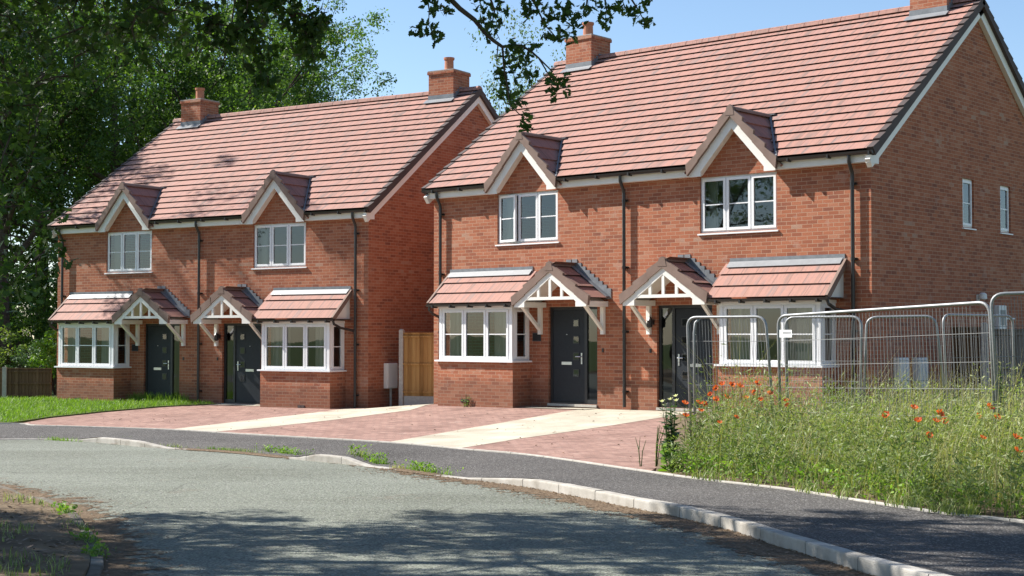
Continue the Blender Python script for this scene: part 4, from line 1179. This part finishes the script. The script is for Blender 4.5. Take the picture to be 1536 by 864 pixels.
# low shrubs under the trees by the left fence
def bush(name, label, x, y, z, w, h, n, leafL, mat, seed):
    g = np.random.default_rng(seed); r = empty(name, (x, y, z)); mb = MB()
    for k in range(7):
        a = g.uniform(0, 2*PI); mb.tube([(0, 0, -.1), (math.cos(a)*w*.25, math.sin(a)*w*.25, h*.5), (math.cos(a)*w*.4, math.sin(a)*w*.4, h*.85)], [.025, .016, .006], 5, caps=False)
    mb.build('stem', M['bark'], r)
    C = g.normal(size=(n, 3))*np.array([w*.27, w*.27, h*.2]) + np.array([0, 0, h*.6]); C[:, 2] = np.abs(C[:, 2])
    pts, nn, idx = clump_points(C, g.uniform(.12, .28, n), 40); sz = g.uniform(.7, 1.2, len(pts))*leafL
    np_mesh('foliage', diamonds(pts, nn, sz, sz*.55), [4]*len(pts), mat, r, rnd=g.random(len(pts)))
    return tag(r, label, 'shrub')
p = at_depth(84, 545, 45.5); bush('shrub', 'bright green shrub lit up beside the left end of the farther house', p.x, p.y, -.4, 1.3, 2.0, 60, .12, M['fresh'], 5)
p = at_depth(55, 545, 46.5); bush('shrub', 'grey-green shrub behind the low brown fence by the trunk', p.x, p.y, -.4, 1.2, 1.7, 50, .10, M['blue_leaf'], 6)
p = at_depth(4, 545, 47.5); bush('shrub', 'pale green shrub behind the low fence at the left edge', p.x, p.y, -.4, 1.4, 1.9, 55, .12, M['leaf_pale'], 9)

bush('shrub', 'broad dark thicket between the fence trunk and the farther house gable', -18.0, 57, -.6, 6.0, 7.0, 420, .14, M['leaf'], 71)
for k, (x, y, wd_, hh) in enumerate(((-16.6, 52, 3.2, 3.6), (-19.5, 54, 3.4, 4.2), (-22.5, 62, 4.0, 5.0), (-18.5, 70, 4.4, 5.5), (-25.5, 72, 4.6, 6.0), (-22.0, 80, 5.0, 6.5), (-28, 84, 5.5, 7))):
    bush('shrub', ['dark understorey shrub close behind the low brown fence', 'dark leafy shrub left of the big trunk', 'tall dark shrub in the gap between the trunks', 'deep shade shrub behind the big trunk', 'dark shrub at the left edge far in the wood', 'hazy far shrub closing the gap under the trees', 'farthest shrub at the left under the trees'][k], x, y, -.6, wd_, hh, 150, .13, M['leaf'], 60 + k)

# ------------------------------------------------------------------ near oak over the road (trunk outside the frame at the left)
oak = empty('oak_tree', (-10.2, 12.6, zP(0, 12.6) - .05))
ob_ = Vector(oak.location); mb = MB()
rng = random.Random(4)
mb.tube([Vector((0, 0, -.3)), Vector((.05, 0, .5)), Vector((.1, .1, 2)), Vector((.05, .2, 3.6)), Vector((-.2, .3, 5.5)), Vector((-.1, .4, 8))], [.62, .48, .42, .38, .28, .16], 12, caps=False)
LIMBS = [[(-10.1, 12.7, 3.2), (-8.2, 13.0, 4.6), (-5.6, 13.1, 5.3), (-3.0, 13.1, 5.35), (-1.4, 13.0, 5.0), (-.57, 13.0, 4.52)],
         [(-10.1, 12.8, 3.6), (-8.6, 14.2, 5.2), (-6.4, 15.2, 6.4), (-4.2, 15.6, 6.6)],
         [(-10.1, 12.6, 4.2), (-8.8, 11.0, 5.8), (-6.4, 9.8, 6.8), (-4.0, 9.2, 6.9)],
         [(-10.2, 12.8, 5.0), (-9.0, 13.2, 7.4), (-6.6, 13.4, 8.8), (-4.0, 13.4, 9.0)],
         [(-10.2, 12.8, 4.0), (-12, 13.8, 6.2), (-14, 14.6, 7.6)], [(-10.2, 12.6, 4.4), (-11.8, 11.2, 6.6), (-13.4, 10.2, 7.8)],
         [(-3.0, 13.1, 5.35), (-1.2, 13.3, 5.5), (.4, 13.3, 5.2), (1.4, 13.2, 4.75)]]
for k, l in enumerate(LIMBS):
    n = len(l); mb.tube([Vector(p) - ob_ for p in l], [(.10 if k < 6 else .045)*(1 - .8*j/(n - 1)) + .012 for j in range(n)], 8, caps=False)
def Z1(X, Y, d=13.0): return at_depth(600 + X/3.84, Y/3.84, d)
br = [[(285,-10),(345,50),(430,115),(490,190),(540,235),(590,270),(640,262),(700,262),(760,300),(800,335),(880,415)], [(565,250),(558,330),(560,430)], [(160,0),(168,60),(165,140),(190,200)],
      [(520,-10),(545,60),(530,140),(575,230)], [(590,270),(600,400),(622,520),(628,600),(690,660),(735,690)], [(800,335),(850,420),(905,470)],
      [(760,-10),(800,70),(840,150),(900,215),(985,225)], [(1080,-10),(1070,70),(1010,130)], [(1180,-10),(1190,60),(1180,120)], [(1330,-10),(1380,70),(1410,130)]]
wd = [.026, .008, .008, .012, .012, .009, .011, .011, .010, .010]
dps = [13.0, 13.0, 13.0, 13.05, 13.0, 13.0, 13.2, 13.2, 13.2, 13.2]
for q, r0, dp in zip(br, wd, dps):
    mb.tube([Z1(x, y, dp) - ob_ for x, y in q], [r0*(1 - .75*j/(len(q) - 1)) for j in range(len(q))], 6, caps=False)
mb2_pts = []
cl = [(150,5,50,.13),(230,30,60,.13),(265,65,45,.1),(190,60,40,.09),(120,175,55,.1),(160,165,60,.11),(200,170,55,.1),(220,215,45,.09),(90,180,35,.07),(440,40,55,.12),(520,30,70,.13),(580,40,50,.1),(500,100,55,.1),(560,120,50,.1),(520,170,45,.09),(530,215,40,.08),
      (640,240,60,.12),(620,300,70,.13),(690,290,75,.14),(760,270,50,.1),(690,350,80,.15),(630,370,60,.12),(740,360,70,.12),(760,420,60,.1),(690,430,60,.11),(600,440,60,.11),(560,430,40,.08),(610,500,60,.11),(580,530,40,.08),(660,540,60,.11),(640,600,50,.1),(680,610,45,.09),(740,660,45,.09),(730,710,45,.09),(720,735,25,.05),
      (880,460,50,.1),(930,470,60,.11),(900,510,60,.11),(960,520,45,.08),(870,550,30,.06),(860,200,50,.1),(910,220,55,.11),(990,215,50,.09),(950,180,50,.09),(730,40,55,.12),(740,90,50,.1),(780,60,55,.11),(800,20,60,.12),(860,60,70,.13),(850,120,55,.1),(930,40,70,.13),(940,110,60,.11),(1000,60,70,.13),(1040,100,60,.11),(1010,140,50,.09),
      (1080,30,70,.13),(1150,40,70,.13),(1190,90,55,.1),(1180,140,40,.08),(1240,40,70,.13),(1300,40,60,.12),(1340,90,50,.1),(1390,60,50,.1),(1400,130,45,.08),(1435,120,35,.07),(1420,20,50,.1)]
C = np.array([tuple(Z1(x, y, 13.0 + random.uniform(-.25, .35)) - ob_) for x, y, _, _ in cl]); Rr = np.array([max(c[2]/3.84*13/FPX, .06) for c in cl])
per = np.array([max(4, int(c[2]*.24)) for c in cl])
idx = np.repeat(np.arange(len(C)), per); n = len(idx)
d_ = unit(RNG.normal(size=(n, 3))); pts1 = C[idx] + d_*(RNG.random(n)**.5)[:, None]*Rr[idx][:, None]
nn1 = unit(RNG.normal(size=(n, 3)) + np.array([0, -.3, .5])); L1 = RNG.uniform(.06, .105, n)
# near foliage across the top left of the picture and down its left edge
cl2 = []
g = random.Random(12)
for _ in range(74):
    x = g.uniform(-60, 300); y = g.uniform(-80, 150 - max(x, 0)*.25); cl2.append((x, y, g.uniform(13.5, 16.5), g.uniform(.14, .26)))
for _ in range(26):
    x = g.uniform(300, 480); y = g.uniform(-60, 70); cl2.append((x, y, g.uniform(13, 14.5), g.uniform(.1, .2)))
for x, y in ((375,60),(385,90),(390,115),(400,70),(375,35),(440,25),(455,45),(465,60),(470,85),(400,130)): cl2.append((x, y, 13.4, .15))
for x, y in ((10,240),(30,270),(55,250),(12,310),(48,320),(78,330),(20,370),(60,380),(90,388),(20,430),(55,425),(5,460),(10,200),(45,200),(20,160),(60,170),(-10,280),(-15,350),(-10,410)): cl2.append((x + g.uniform(-8, 8), y + g.uniform(-8, 8), g.uniform(13.2, 14.6), g.uniform(.14, .24)))
C2 = np.array([tuple(at_depth(x, y, d) - ob_) for x, y, d, r in cl2]); R2 = np.array([c[3] for c in cl2])
pts2, nn2, _ = clump_points(C2, R2, 34, 1.0); L2 = RNG.uniform(.075, .125, len(pts2))
# the crown outside the frame that throws the dappled shade on road and verge
C3 = []
def shadow_clump(gx, gy, z):   # crown point whose shadow falls at ground (gx, gy)
    t = (z + .3)/(-TRAVEL.z); return (gx - TRAVEL.x*t, gy - TRAVEL.y*t, z)
g = random.Random(77)
def in_frame(p):
    if p[1] < .5: return False
    x = 768 + FPX*p[0]/p[1]; y = 502 - FPX*(p[2] - CH)/p[1]; return -90 < x < 1626 and y > -40
while len(C3) < 1180:
    gx = g.uniform(-9, 8.5) if len(C3) % 5 > 1 else g.uniform(-8, -2.2); gy = g.uniform(8.2, 16.5)
    lim = 14.35 - .10*max(0, gx - 1) + .35*math.sin(gx*1.7) + g.gauss(0, .18)
    if gy > lim: continue
    if math.sin(gx*.9 + gy*2.1)*math.sin(gx*.35 - gy*1.3 + 1.0) > .45 and g.random() < .8: continue
    z = g.uniform(4.2, 9.5); p = shadow_clump(gx, gy, z)
    if in_frame(p): continue
    C3.append(p)
k = 0
while k < 420:                                            # unseen canopy added over the road to block sky light
    p = (g.uniform(-9, 4), g.uniform(1.5, 15), g.uniform(5.2, 9.5)); t = (p[2] + .3)/(-TRAVEL.z); gx, gy = p[0] + TRAVEL.x*t, p[1] + TRAVEL.y*t
    if in_frame(p) or gy > 13.6 - .10*max(0, gx - 1) or p[2] < 1.9 + .26*p[1]: continue
    C3.append(p); k += 1
for q in list(C + np.array(tuple(ob_)))[::1] + list(C2 + np.array(tuple(ob_)))[::2]:          # upper crown that shades the hanging foliage
    for _ in range(2):
        t = g.uniform(2.4, 6.5); p = tuple(Vector(tuple(q)) - TRAVEL*t + Vector((g.gauss(0, .25), g.gauss(0, .25), g.gauss(0, .2))))
        if not in_frame(p) and p[2] < 10: C3.append(p)
C3 = np.array(C3) - np.array(tuple(ob_)); pts3, nn3, _ = clump_points(C3, RNG.uniform(.2, .42, len(C3)), 60, .7); L3 = RNG.uniform(.08, .13, len(pts3))
pts = np.vstack([pts1, pts2, pts3]); nn = np.vstack([nn1, nn2, nn3]); L = np.concatenate([L1, L2, L3])
V = oak_leaves(pts, nn, L)
np_mesh('crown', V, [len(OAK)]*len(pts), M['leaf_oak'], oak, rnd=RNG.random(len(pts)))
gg = random.Random(5)
node = [Vector(p) - ob_ for l in LIMBS for p in l]
for c in sorted([Vector(c) for c in C2], key=lambda v: -v.z):     # twigs carrying the near foliage, each from the nearest higher one
    up = [q for q in node if q.z > c.z - .05] or node; tgt = min(up, key=lambda q: (q - c).length)
    if (tgt - c).length < 1.6: mb.tube([tgt, c.lerp(tgt, .5) + Vector((gg.gauss(0, .05), gg.gauss(0, .05), .05)), c], [.011, .008, .004], 5, caps=False)
    else: mb.tube([c + Vector((-.15, .1, .9)), c + Vector((-.03, .04, .4)), c], [.009, .007, .004], 5, caps=False)
    node.append(c)
for c in list(C3)[::6]:
    c = Vector(c); tgt = min((Vector(p) - ob_ for l in LIMBS for p in l), key=lambda q: (q - c).length)
    mid = c.lerp(tgt, .5) + Vector((gg.gauss(0, .2), gg.gauss(0, .2), .2)); mb.tube([tgt, mid, c], [.045, .025, .008], 5, caps=False)
mb.build('trunk', M['bark'], oak, smooth=True)
tag(oak, 'near oak whose dark leafy branches hang into the top of the picture', 'tree')

# ------------------------------------------------------------------ grass, weeds, flowers
def blades(name, P0, H, Wd, mat, rnd=None, lean=.35, segs=3):
    """curved tapering blades rooted at P0"""
    n = len(P0); a = RNG.uniform(0, 2*PI, n); d = np.stack([np.cos(a), np.sin(a), 0*a], 1); s = np.stack([-np.sin(a), np.cos(a), 0*a], 1)
    ln = RNG.uniform(.05, lean, n)*1.6; V = []; 
    rows = []
    for k in range(segs + 1):
        t = k/segs; c = P0 + d*(ln*H*t*t)[:, None] + np.array([0, 0, 1.0])*(H*t*(1 - .18*t*ln))[:, None]
        w_ = (Wd*(1 - t)**.8*.5 + .0004)[:, None]; rows.append((c - s*w_, c + s*w_))
    Q = np.empty((n, segs, 4, 3))
    for k in range(segs):
        Q[:, k, 0] = rows[k][0]; Q[:, k, 1] = rows[k][1]; Q[:, k, 2] = rows[k+1][1]; Q[:, k, 3] = rows[k+1][0]
    rnd = RNG.random(n) if rnd is None else rnd
    return np_mesh(name, Q.reshape(-1, 3), [4]*(n*segs), mat, rnd=np.repeat(rnd, segs))
from mathutils.geometry import intersect_point_tri_2d
def in_poly(poly, x, y):
    c = False
    for a, b in zip(poly, poly[1:] + poly[:1]):
        if (a[1] > y) != (b[1] > y) and x < (b[0] - a[0])*(y - a[1])/(b[1] - a[1]) + a[0]: c = not c
    return c
def scatter(poly, n, zf, keep=None):
    xs = [p[0] for p in poly]; ys = [p[1] for p in poly]; out = []
    while len(out) < n:
        x = RNG.uniform(min(xs), max(xs)); y = RNG.uniform(min(ys), max(ys))
        if in_poly(poly, x, y) and (keep is None or keep(x, y)): out.append((x, y, zf(x, y)))
    return np.array(out)
vis_lawn = [q for q in lawn if q[0] > -40 and q[1] < 46] 
lawn_v = [(p.x, p.y) for p in lawn_edge[:-1]] + [(p.x, p.y) for p in al[::-1] if p.x > -15.5] + [(-16.5, 33), (-17, 43.5)] + [tuple(to_world('A', -HW, -.02, 0)[:2])] + [tuple(to_world('A', -4.92, -.64, 0)[:2]), tuple(to_world('A', -2.6, -.64, 0)[:2])] + [tuple(to_world('A', -.5, -.05, 0)[:2])]
zg_fast = lambda x, y: zG(x, y) + .02
Pg = scatter(lawn_v, 26000, zg_fast)
d_edge = RNG.random(len(Pg))
tag(blades('lawn_grass', Pg, RNG.uniform(.05, .13, len(Pg)), np.full(len(Pg), .016), M['blade'], lean=.5, segs=2), 'bright green lawn grass before the farther house', 'grass', kind='stuff')
fr = [to_world('A', u, -.14 - .12*random.random(), 0) for u in np.linspace(-2.4, -.3, 900)]
Pf = np.array([(p.x + random.gauss(0, .06), p.y + random.gauss(0, .06), zG(p.x, p.y)) for p in fr])
tag(blades('long_grass', Pf, RNG.uniform(.12, .34, len(Pf)), np.full(len(Pf), .012), M['blade'], lean=.4), 'longer grass along the wall foot by the farther left door', 'grass', kind='stuff')

# the weed patch
bpts = [p for p in offset(BACKC, .10) if pxof(p) > 1000 and p.y > 6]
weed_poly = [(p.x, p.y) for p in bpts] + [(9.5, 9), (11.5, 17), (9.6, 23.0), (6.3, 24.2), (3.8, 23.2), (2.85, 21.8), (2.25, 19.6)]
kx = lambda x, y: True
def wh(x, y):                                            # weed height over the patch
    h = .77 + .15*math.sin(x*2.3 + y*.9) + .12*math.sin(y*2.9 - x*1.3)
    dfront = min((Vector((x, y)) - p).length for p in bpts)
    h *= min(1.0, .55 + dfront*.7)
    lx = pxof(Vector((x, y)))
    if lx < 1060: h *= .35 + .65*max(0, (lx - 985)/75)
    h *= 1 + .38*math.exp(-((lx - 1115)/65)**2)*min(1, dfront)
    return h
NP = 3400
Pw = scatter(weed_poly, NP, zG, lambda x, y: RNG.random() < (1.0 if y < 19.8 else .5) and math.sin(x*5.1 + 1.3*math.sin(y*3.1)) + math.sin(y*4.7 + x*1.7) > -.75 + .5*RNG.random())
Hw = np.array([wh(x, y) for x, y, z in Pw])*RNG.uniform(.55, 1.25, NP)
LP = 44; n = NP*LP; pid = np.repeat(np.arange(NP), LP)
# branching sprays of narrow leaflets
t = RNG.random(n)**.75; az = RNG.uniform(0, 2*PI, n); rad = (.03 + .17*np.sin(np.clip(t, 0, 1)*PI*.8 + .25))*RNG.uniform(.2, 1.1, n)*Hw[pid]/.6
leanx = RNG.normal(0, .13, NP)[pid]; leany = RNG.normal(0, .13, NP)[pid]
Cw = np.stack([Pw[pid, 0] + np.cos(az)*rad + leanx*t*t*Hw[pid], Pw[pid, 1] + np.sin(az)*rad + leany*t*t*Hw[pid], Pw[pid, 2] + t*Hw[pid]], 1)
dirw = unit(np.stack([np.cos(az), np.sin(az), .5 + RNG.normal(0, .5, n)], 1) + RNG.normal(0, .35, (n, 3)))
side = unit(np.cross(dirw, RNG.normal(size=(n, 3)))); Lw = RNG.uniform(.04, .11, n)[:, None]; Ww = (RNG.uniform(.008, .022, n))[:, None]
Vw = np.empty((n, 4, 3)); Vw[:, 0] = Cw - dirw*Lw*.5; Vw[:, 1] = Cw + side*Ww*.5; Vw[:, 2] = Cw + dirw*Lw*.5; Vw[:, 3] = Cw - side*Ww*.5
tone = np.clip(.05 + RNG.random(NP)*.45 + .16*np.sin(Pw[:, 0]*2.1 + Pw[:, 1]) + .1*np.cos(Pw[:, 1]*2.7) + .05*(Pw[:, 0] - 4), 0, 1)
tag(np_mesh('weeds', Vw.reshape(-1, 3), [4]*n, M['weed'], rnd=np.clip(tone[pid] + RNG.random(n)*.35, 0, 1)), 'mass of feathery green weeds between the pavement edging and the wire fence', 'weeds', kind='stuff')
NS = 8000
Ps = scatter(weed_poly, NS, zG, lambda x, y: RNG.random() < .35 + .65*min(1, max(0, (pxof(Vector((x, y))) - 1150)/250)))
Hs = np.array([wh(x, y) for x, y, z in Ps])*RNG.uniform(.75, 1.45, NS)
tag(blades('straw_grass', Ps, Hs, np.full(NS, .0075), M['straw'], lean=.45, segs=4), 'tall thin straw coloured grass stalks in the weed patch', 'grass', kind='stuff')
NS = 7000
Ps = scatter(weed_poly, NS, zG); Hs = np.array([wh(x, y) for x, y, z in Ps])*RNG.uniform(.4, 1.0, NS)
tag(blades('long_grass', Ps, Hs, np.full(NS, .010), M['weed'], lean=.6, segs=3), 'green grass blades mixed through the weed patch', 'grass', kind='stuff')
NS = 4200                                                  # yellow-green leafy fringe along the edging
Ps = scatter(weed_poly, NS, zG, lambda x, y: min((Vector((x, y)) - p).length for p in bpts) < .65)
q = Ps + np.stack([RNG.normal(0, .05, NS), RNG.normal(0, .05, NS), RNG.uniform(.02, .26, NS)], 1)
sz = RNG.uniform(.03, .075, NS)
tag(np_mesh('low_leaves', diamonds(q, unit(RNG.normal(size=(NS, 3)) + np.array([0, 0, 1.0])), sz, sz*.55), [4]*NS, M['fresh'], rnd=RNG.random(NS)), 'fringe of yellow-green leaves along the pavement edging', 'weeds', kind='stuff')

NS = 900
Ps = scatter(weed_poly, NS, zG); Hs = np.array([wh(x, y) for x, y, z in Ps])*RNG.uniform(1.2, 1.7, NS)
tag(blades('straw_grass', Ps, Hs, np.full(NS, .0065), M['straw'], lean=.55, segs=5), 'wispy dry stalks standing above the weed patch', 'grass', kind='stuff')
eb = [p for p in offset(BACKC, .03) if pxof(p) > 1000 and p.y > 6]
Pe = []
for _ in range(1500):
    k = random.randrange(len(eb) - 1); p = eb[k].lerp(eb[k+1], random.random())
    if math.sin(p.y*3.7) + math.sin(p.y*8.3 + 1) < .1: continue
    Pe.append((p.x + random.gauss(0, .05), p.y + random.gauss(0, .05), zP(p.x, p.y) + .01))
tag(blades('grass_fringe', np.array(Pe), RNG.uniform(.05, .2, len(Pe)), np.full(len(Pe), .011), M['weed'], lean=.9), 'grass spilling over the pavement edging in front of the weeds', 'grass', kind='stuff')
# poppies
def make_poppy(seed, hgt):
    g = random.Random(seed); r = empty('poppy'); mb = MB()
    b = Vector((g.uniform(-.05, .05), g.uniform(-.05, .05), -hgt)); mb.tube([b, b*.5 + Vector((.02, 0, 0)), Vector((0, 0, 0))], .0035, 5); mb.build('stem', M['weed'], r)
    V = []; sizes = []; rn = []
    tilt = Matrix.Rotation(g.uniform(.3, .9), 3, 'X')
    for k in range(4):
        a0 = k*PI/2 + g.uniform(-.15, .15); R0 = .036*(1 if k % 2 else .9)*g.uniform(.9, 1.15); n = 7
        ring0 = []; ring1 = []; ring2 = []
        for j in range(n):
            a = a0 + (j/(n - 1) - .5)*1.75; w_ = 1 + .1*math.sin(j*2.3 + k)
            c_, s_ = math.cos(a), math.sin(a)
            ring0.append(tilt @ Vector((c_*.004, s_*.004, 0))); ring1.append(tilt @ Vector((c_*R0*.62, s_*R0*.62, .008 + .002*(k % 2)))); ring2.append(tilt @ Vector((c_*R0*w_, s_*R0*w_, .026 + .006*math.sin(j*1.9) + .003*(k % 2))))
        for A, B_ in ((ring0, ring1), (ring1, ring2)):
            for j in range(n - 1): V += [A[j], A[j+1], B_[j+1], B_[j]]; sizes.append(4); rn.append(g.random())
    np_mesh('petals', V, sizes, M['petal'], r, rnd=rn)
    mb = MB(); mb.lathe([(.003, .0), (.007, .004), (.008, .012), (.004, .015)], (0, 0, .002), 8); mb.build('seed_head', M['plastic'], r)
    return r
protos = [make_poppy(k, .55) for k in range(3)]
POP = [(1083,578,19.6,1.3),(1074,584,19.6,1.2),(1098,579,19.5,1.3),(1110,581,19.4,1.3),(1136,577,19.5,1.2),(1118,598,19.3,1.2),(1074,601,19.2,1.2),(1090,597,19.4,1.1),(1141,601,19.2,1.1),(1155,592,19.4,1.2),(1131,590,19.6,1.0),(1179,602,19.2,1.1),(1181,609,19.0,.9),(1065,593,19.6,1.0),
       (1027,606,19.3,1.2),(1048,606,19.4,1.2),(1056,608,19.2,1.2),(1051,617,19.1,1.1),(1029,625,19.0,1.2),(1329,625,16.4,1.3),(1371,613,16.9,1.2),(1377,633,16.2,1.3),(1409,622,16.4,1.3),(1404,633,16.2,1.1),(1418,634,16.1,1.2),(1394,655,15.6,1.1),(1474,658,15.3,1.0),(1496,628,15.9,1.1),(1484,612,16.6,1.2),(1524,658,15.0,1.3),(1526,678,14.7,1.2),(1468,625,16.2,.9),(1079,635,18.6,1.0),(1104,627,18.7,.9)]
for k, (x, y, d, s) in enumerate(POP):
    o = protos[k] if k < 3 else copy_tree(protos[k % 3])
    p = at_depth(x, y, d); o.location = p; o.rotation_euler = (random.uniform(-.2, .2), random.uniform(-.2, .2), random.uniform(-.8, .8)); o.scale = (s*1.0,)*3
    left = x < 1200
    tag(o, 'small red poppy in the clump before the near bay window' if left else 'small orange-red poppy scattered in the weeds before the meter boxes', 'poppy', 'poppies by the bay window' if left else 'poppies scattered before the meter boxes')

# tall leafy plants at the corner of the patch
def leafy_plant(name, label, x, y, d, hgt, nst, mat, flowers=None, spread=.12, leafL=.13, seed=1, cat='plant'):
    g = random.Random(seed); b = at_depth(x, y, d); r = empty(name, b); mb = MB(); C = []; Nn = []; Ls = []; tops = []
    for k in range(nst):
        a = g.uniform(0, 2*PI); hh = hgt*g.uniform(.75, 1.0); dx = Vector((math.cos(a), math.sin(a), 0))*g.uniform(.2, 1)*spread
        path = [Vector((0, 0, -.05)) + dx*.2, dx*.6 + Vector((0, 0, hh*.5)), dx + Vector((g.gauss(0, .02), g.gauss(0, .02), hh))]
        mb.tube(path, [.007, .006, .003], 5); tops.append(path[-1])
        for j in range(int(16*hh/.6)):
            t = .05 + .85*j/(16*hh/.6); p = path[0].lerp(path[1], t*2) if t < .5 else path[1].lerp(path[2], t*2 - 1)
            aa = j*2.4 + g.random(); o = Vector((math.cos(aa), math.sin(aa), g.uniform(-.1, .6))); l = leafL*(1.15 - .75*t)*g.uniform(.8, 1.2)
            C.append(tuple(p + o*l*.5)); Nn.append(tuple((Vector((-o.x*.4, -o.y*.4, 1)) + Vector((g.gauss(0, .3), g.gauss(0, .3), 0))).normalized())); Ls.append((l, tuple(o)))
    mb.build('stem', M['weed'], r)
    V = []; 
    for c, n_, (l, o) in zip(C, Nn, Ls):
        c = Vector(c); o = Vector(o).normalized(); s_ = o.cross(Vector(n_)).normalized(); u = s_.cross(o)
        for f, w_, dz in ((-.5, .0, 0), (-.2, .2, .02), (.1, .26, .03), (.3, .16, .0), (.5, 0, -.08), (.3, -.16, .0), (.1, -.26, .03), (-.2, -.2, .02)):
            V.append(c + o*(f*l) + s_*(w_*l) + u*(dz*l))
    np_mesh('leaves', V, [8]*len(C), mat, r, rnd=[g.random() for _ in C])
    if flowers:
        V = []; rn = []; sz = []
        for tp in tops[:flowers]:
            for k in range(9):
                a = k*2.4; o = Vector((math.cos(a), math.sin(a), .3 + .3*(k % 3))); s_ = Vector((-math.sin(a), math.cos(a), 0)); 
                V += [tp, tp + o*.022 + s_*.015, tp + o*.045, tp + o*.022 - s_*.015]; sz.append(4); rn.append(g.random())
        np_mesh('flowers', V, sz, M['petal_pale'], r, rnd=rn)
    return tag(r, label, cat)
leafy_plant('leafy_plant', 'tall grey-green leafy plant with pale flowers at the corner of the driveway', 1008, 690, 19.1, .88, 9, M['blue_leaf'], 5, .17, .15, 3)
leafy_plant('leafy_plant', 'bright yellow-green leafy plant at the foot of the tall grey-green one', 1006, 707, 18.75, .46, 8, M['fresh'], None, .17, .15, 4)
leafy_plant('leafy_plant', 'thin bare dark weed stalk on the edge of the block paving', 961, 694, 19.25, .36, 3, M['blue_leaf'], None, .07, .03, 5)
leafy_plant('leafy_plant', 'wispy dry weed between the paving and the flowering patch', 983, 694, 19.1, .5, 6, M['straw'], None, .14, .035, 6)
leafy_plant('leafy_plant', 'green weed standing tall in front of the grey timber fence', 1503, 640, 17.6, .95, 3, M['leaf_pale'], None, .05, .09, 7)
pw = to_world('B', -3.95, -.68, 0); 
g_ = leafy_plant('leafy_plant', 'small weed growing at the foot of the near left bay wall', 686, 611, 30, .28, 5, M['fresh'], None, .14, .08, 8); g_.location = (pw.x, pw.y, zG(pw.x, pw.y))

# tufts growing in the dropped kerb
def tuft(x, y, w, h, label, seed, mat='weed', n=130, leafy=False):
    p = R(x, y); g = np.random.default_rng(seed)
    t = (Vector((-.8, .6))); k = min(range(len(KERBC) - 1), key=lambda i: (KERBC[i] - p.to_2d()).length); t = (KERBC[k+1] - KERBC[k]).normalized() if x > 140 or y < 700 else Vector((.5, -.85))
    a = g.normal(0, w*.35, n); b = g.normal(0, .04, n)
    P0 = np.stack([a*t.x - b*t.y, a*t.y + b*t.x, 0*a], 1)
    o = blades('weed_tuft', P0, g.uniform(.35, 1.0, n)*h, np.full(n, .010), M[mat], rnd=g.random(n), lean=.7)
    o.location = (p.x, p.y, zR(p.x, p.y) + .0)
    if leafy:
        m = n; C = P0[g.integers(0, n, m)] + np.stack([g.normal(0, .03, m), g.normal(0, .03, m), g.uniform(.01, h*.9, m)], 1); sz = g.uniform(.03, .06, m)
        np_mesh('leaves', diamonds(C, unit(g.normal(size=(m, 3)) + np.array([0, 0, .8])), sz, sz*.6), [4]*m, M['fresh'], o, rnd=g.random(m))
    return tag(o, label, 'weed')
TU = [(92,661,.8,.10,'grass tuft in the kerb line left of the first raised kerb stone','blade',False),(193,662.5,.5,.13,'grass tuft against the left raised kerb stone','blade',False),(218,668,.6,.10,'low tuft at the right end of the left raised kerb stone','weed',False),(262,672,.5,.10,'small dull tuft right of the left raised kerb stone','weed',False),
      (330,676,.7,.09,'left thin tuft of the grassy kerb stretch below the cream path','blade',False),(365,679,.9,.10,'middle tuft of the grassy kerb stretch below the cream path','weed',False),(425,682,1.2,.15,'wide leafy tuft just left of the right raised kerb stone','blade',True),(512,690,.5,.10,'low leafy tuft in front of the right raised kerb stone','weed',True),
      (536,692,.4,.30,'tallest weed in the kerb, at the right end of the right raised stone','weed',True),(566,697,.6,.20,'bright leafy weed clump right of the right raised stone','fresh',True),(600,704,.4,.08,'sparse brownish tuft between two green kerb clumps','straw',False),(640,709,.9,.15,'wide green clump at the start of the flush kerb','blade',True),
      (96,776,.5,.16,'bright grass tuft on the corner of the left verge kerb','blade',True),(112,795,.5,.12,'tuft in the shade on the left verge kerb','weed',False),(128,818,.3,.14,'leafy weed at the shaded verge kerb','weed',True),(62,765,.5,.10,'grass tuft at the far bend of the left verge kerb','blade',False),(142,838,.35,.12,'lowest weed clump on the verge kerb, near the picture bottom','weed',True)]
for k, (x, y, w_, h, lab, mt, lf) in enumerate(TU): tuft(x, y, w_, h, lab, 40 + k, mt, 150 if w_ > .6 else 90, lf)
# thin grass on the shaded verge
vp = [(-9, 8.2), (-3.0, 8.2)] + [(p.x - .1, p.y) for p in LEFTC if 8.5 < p.y < 17.5] + [(-9, 19)]
Pv = scatter(vp, 5200, zV, lambda x, y: math.sin(x*2.3)*math.cos(y*1.9 + x) > .05)
tag(blades('verge_grass', Pv, RNG.uniform(.03, .10, len(Pv)), np.full(len(Pv), .010), M['weed'], lean=.6, segs=2), 'patchy thin grass on the shaded verge at lower left', 'grass', kind='stuff')

# specks of moss, grit and blown leaves on the block paving
LV = []; LR = []
Pd = scatter(drive, 230, zG)
for x, y, z in Pd:
    a = random.uniform(0, 2*PI); sz_ = random.uniform(.010, .03)
    u = Vector((math.cos(a), math.sin(a), .25))*sz_; v = Vector((-math.sin(a), math.cos(a), .3))*sz_*.6; b = Vector((x, y, z + .016))
    for q in (b - u, b + v, b + u, b - v): LV.append(q)
    LR.append(random.random()*.7)
tag(np_mesh('leaf_litter', LV, [4]*len(LR), M['litter'], rnd=LR), 'specks of grit and blown leaves on the block paving', 'leaf litter', kind='stuff')
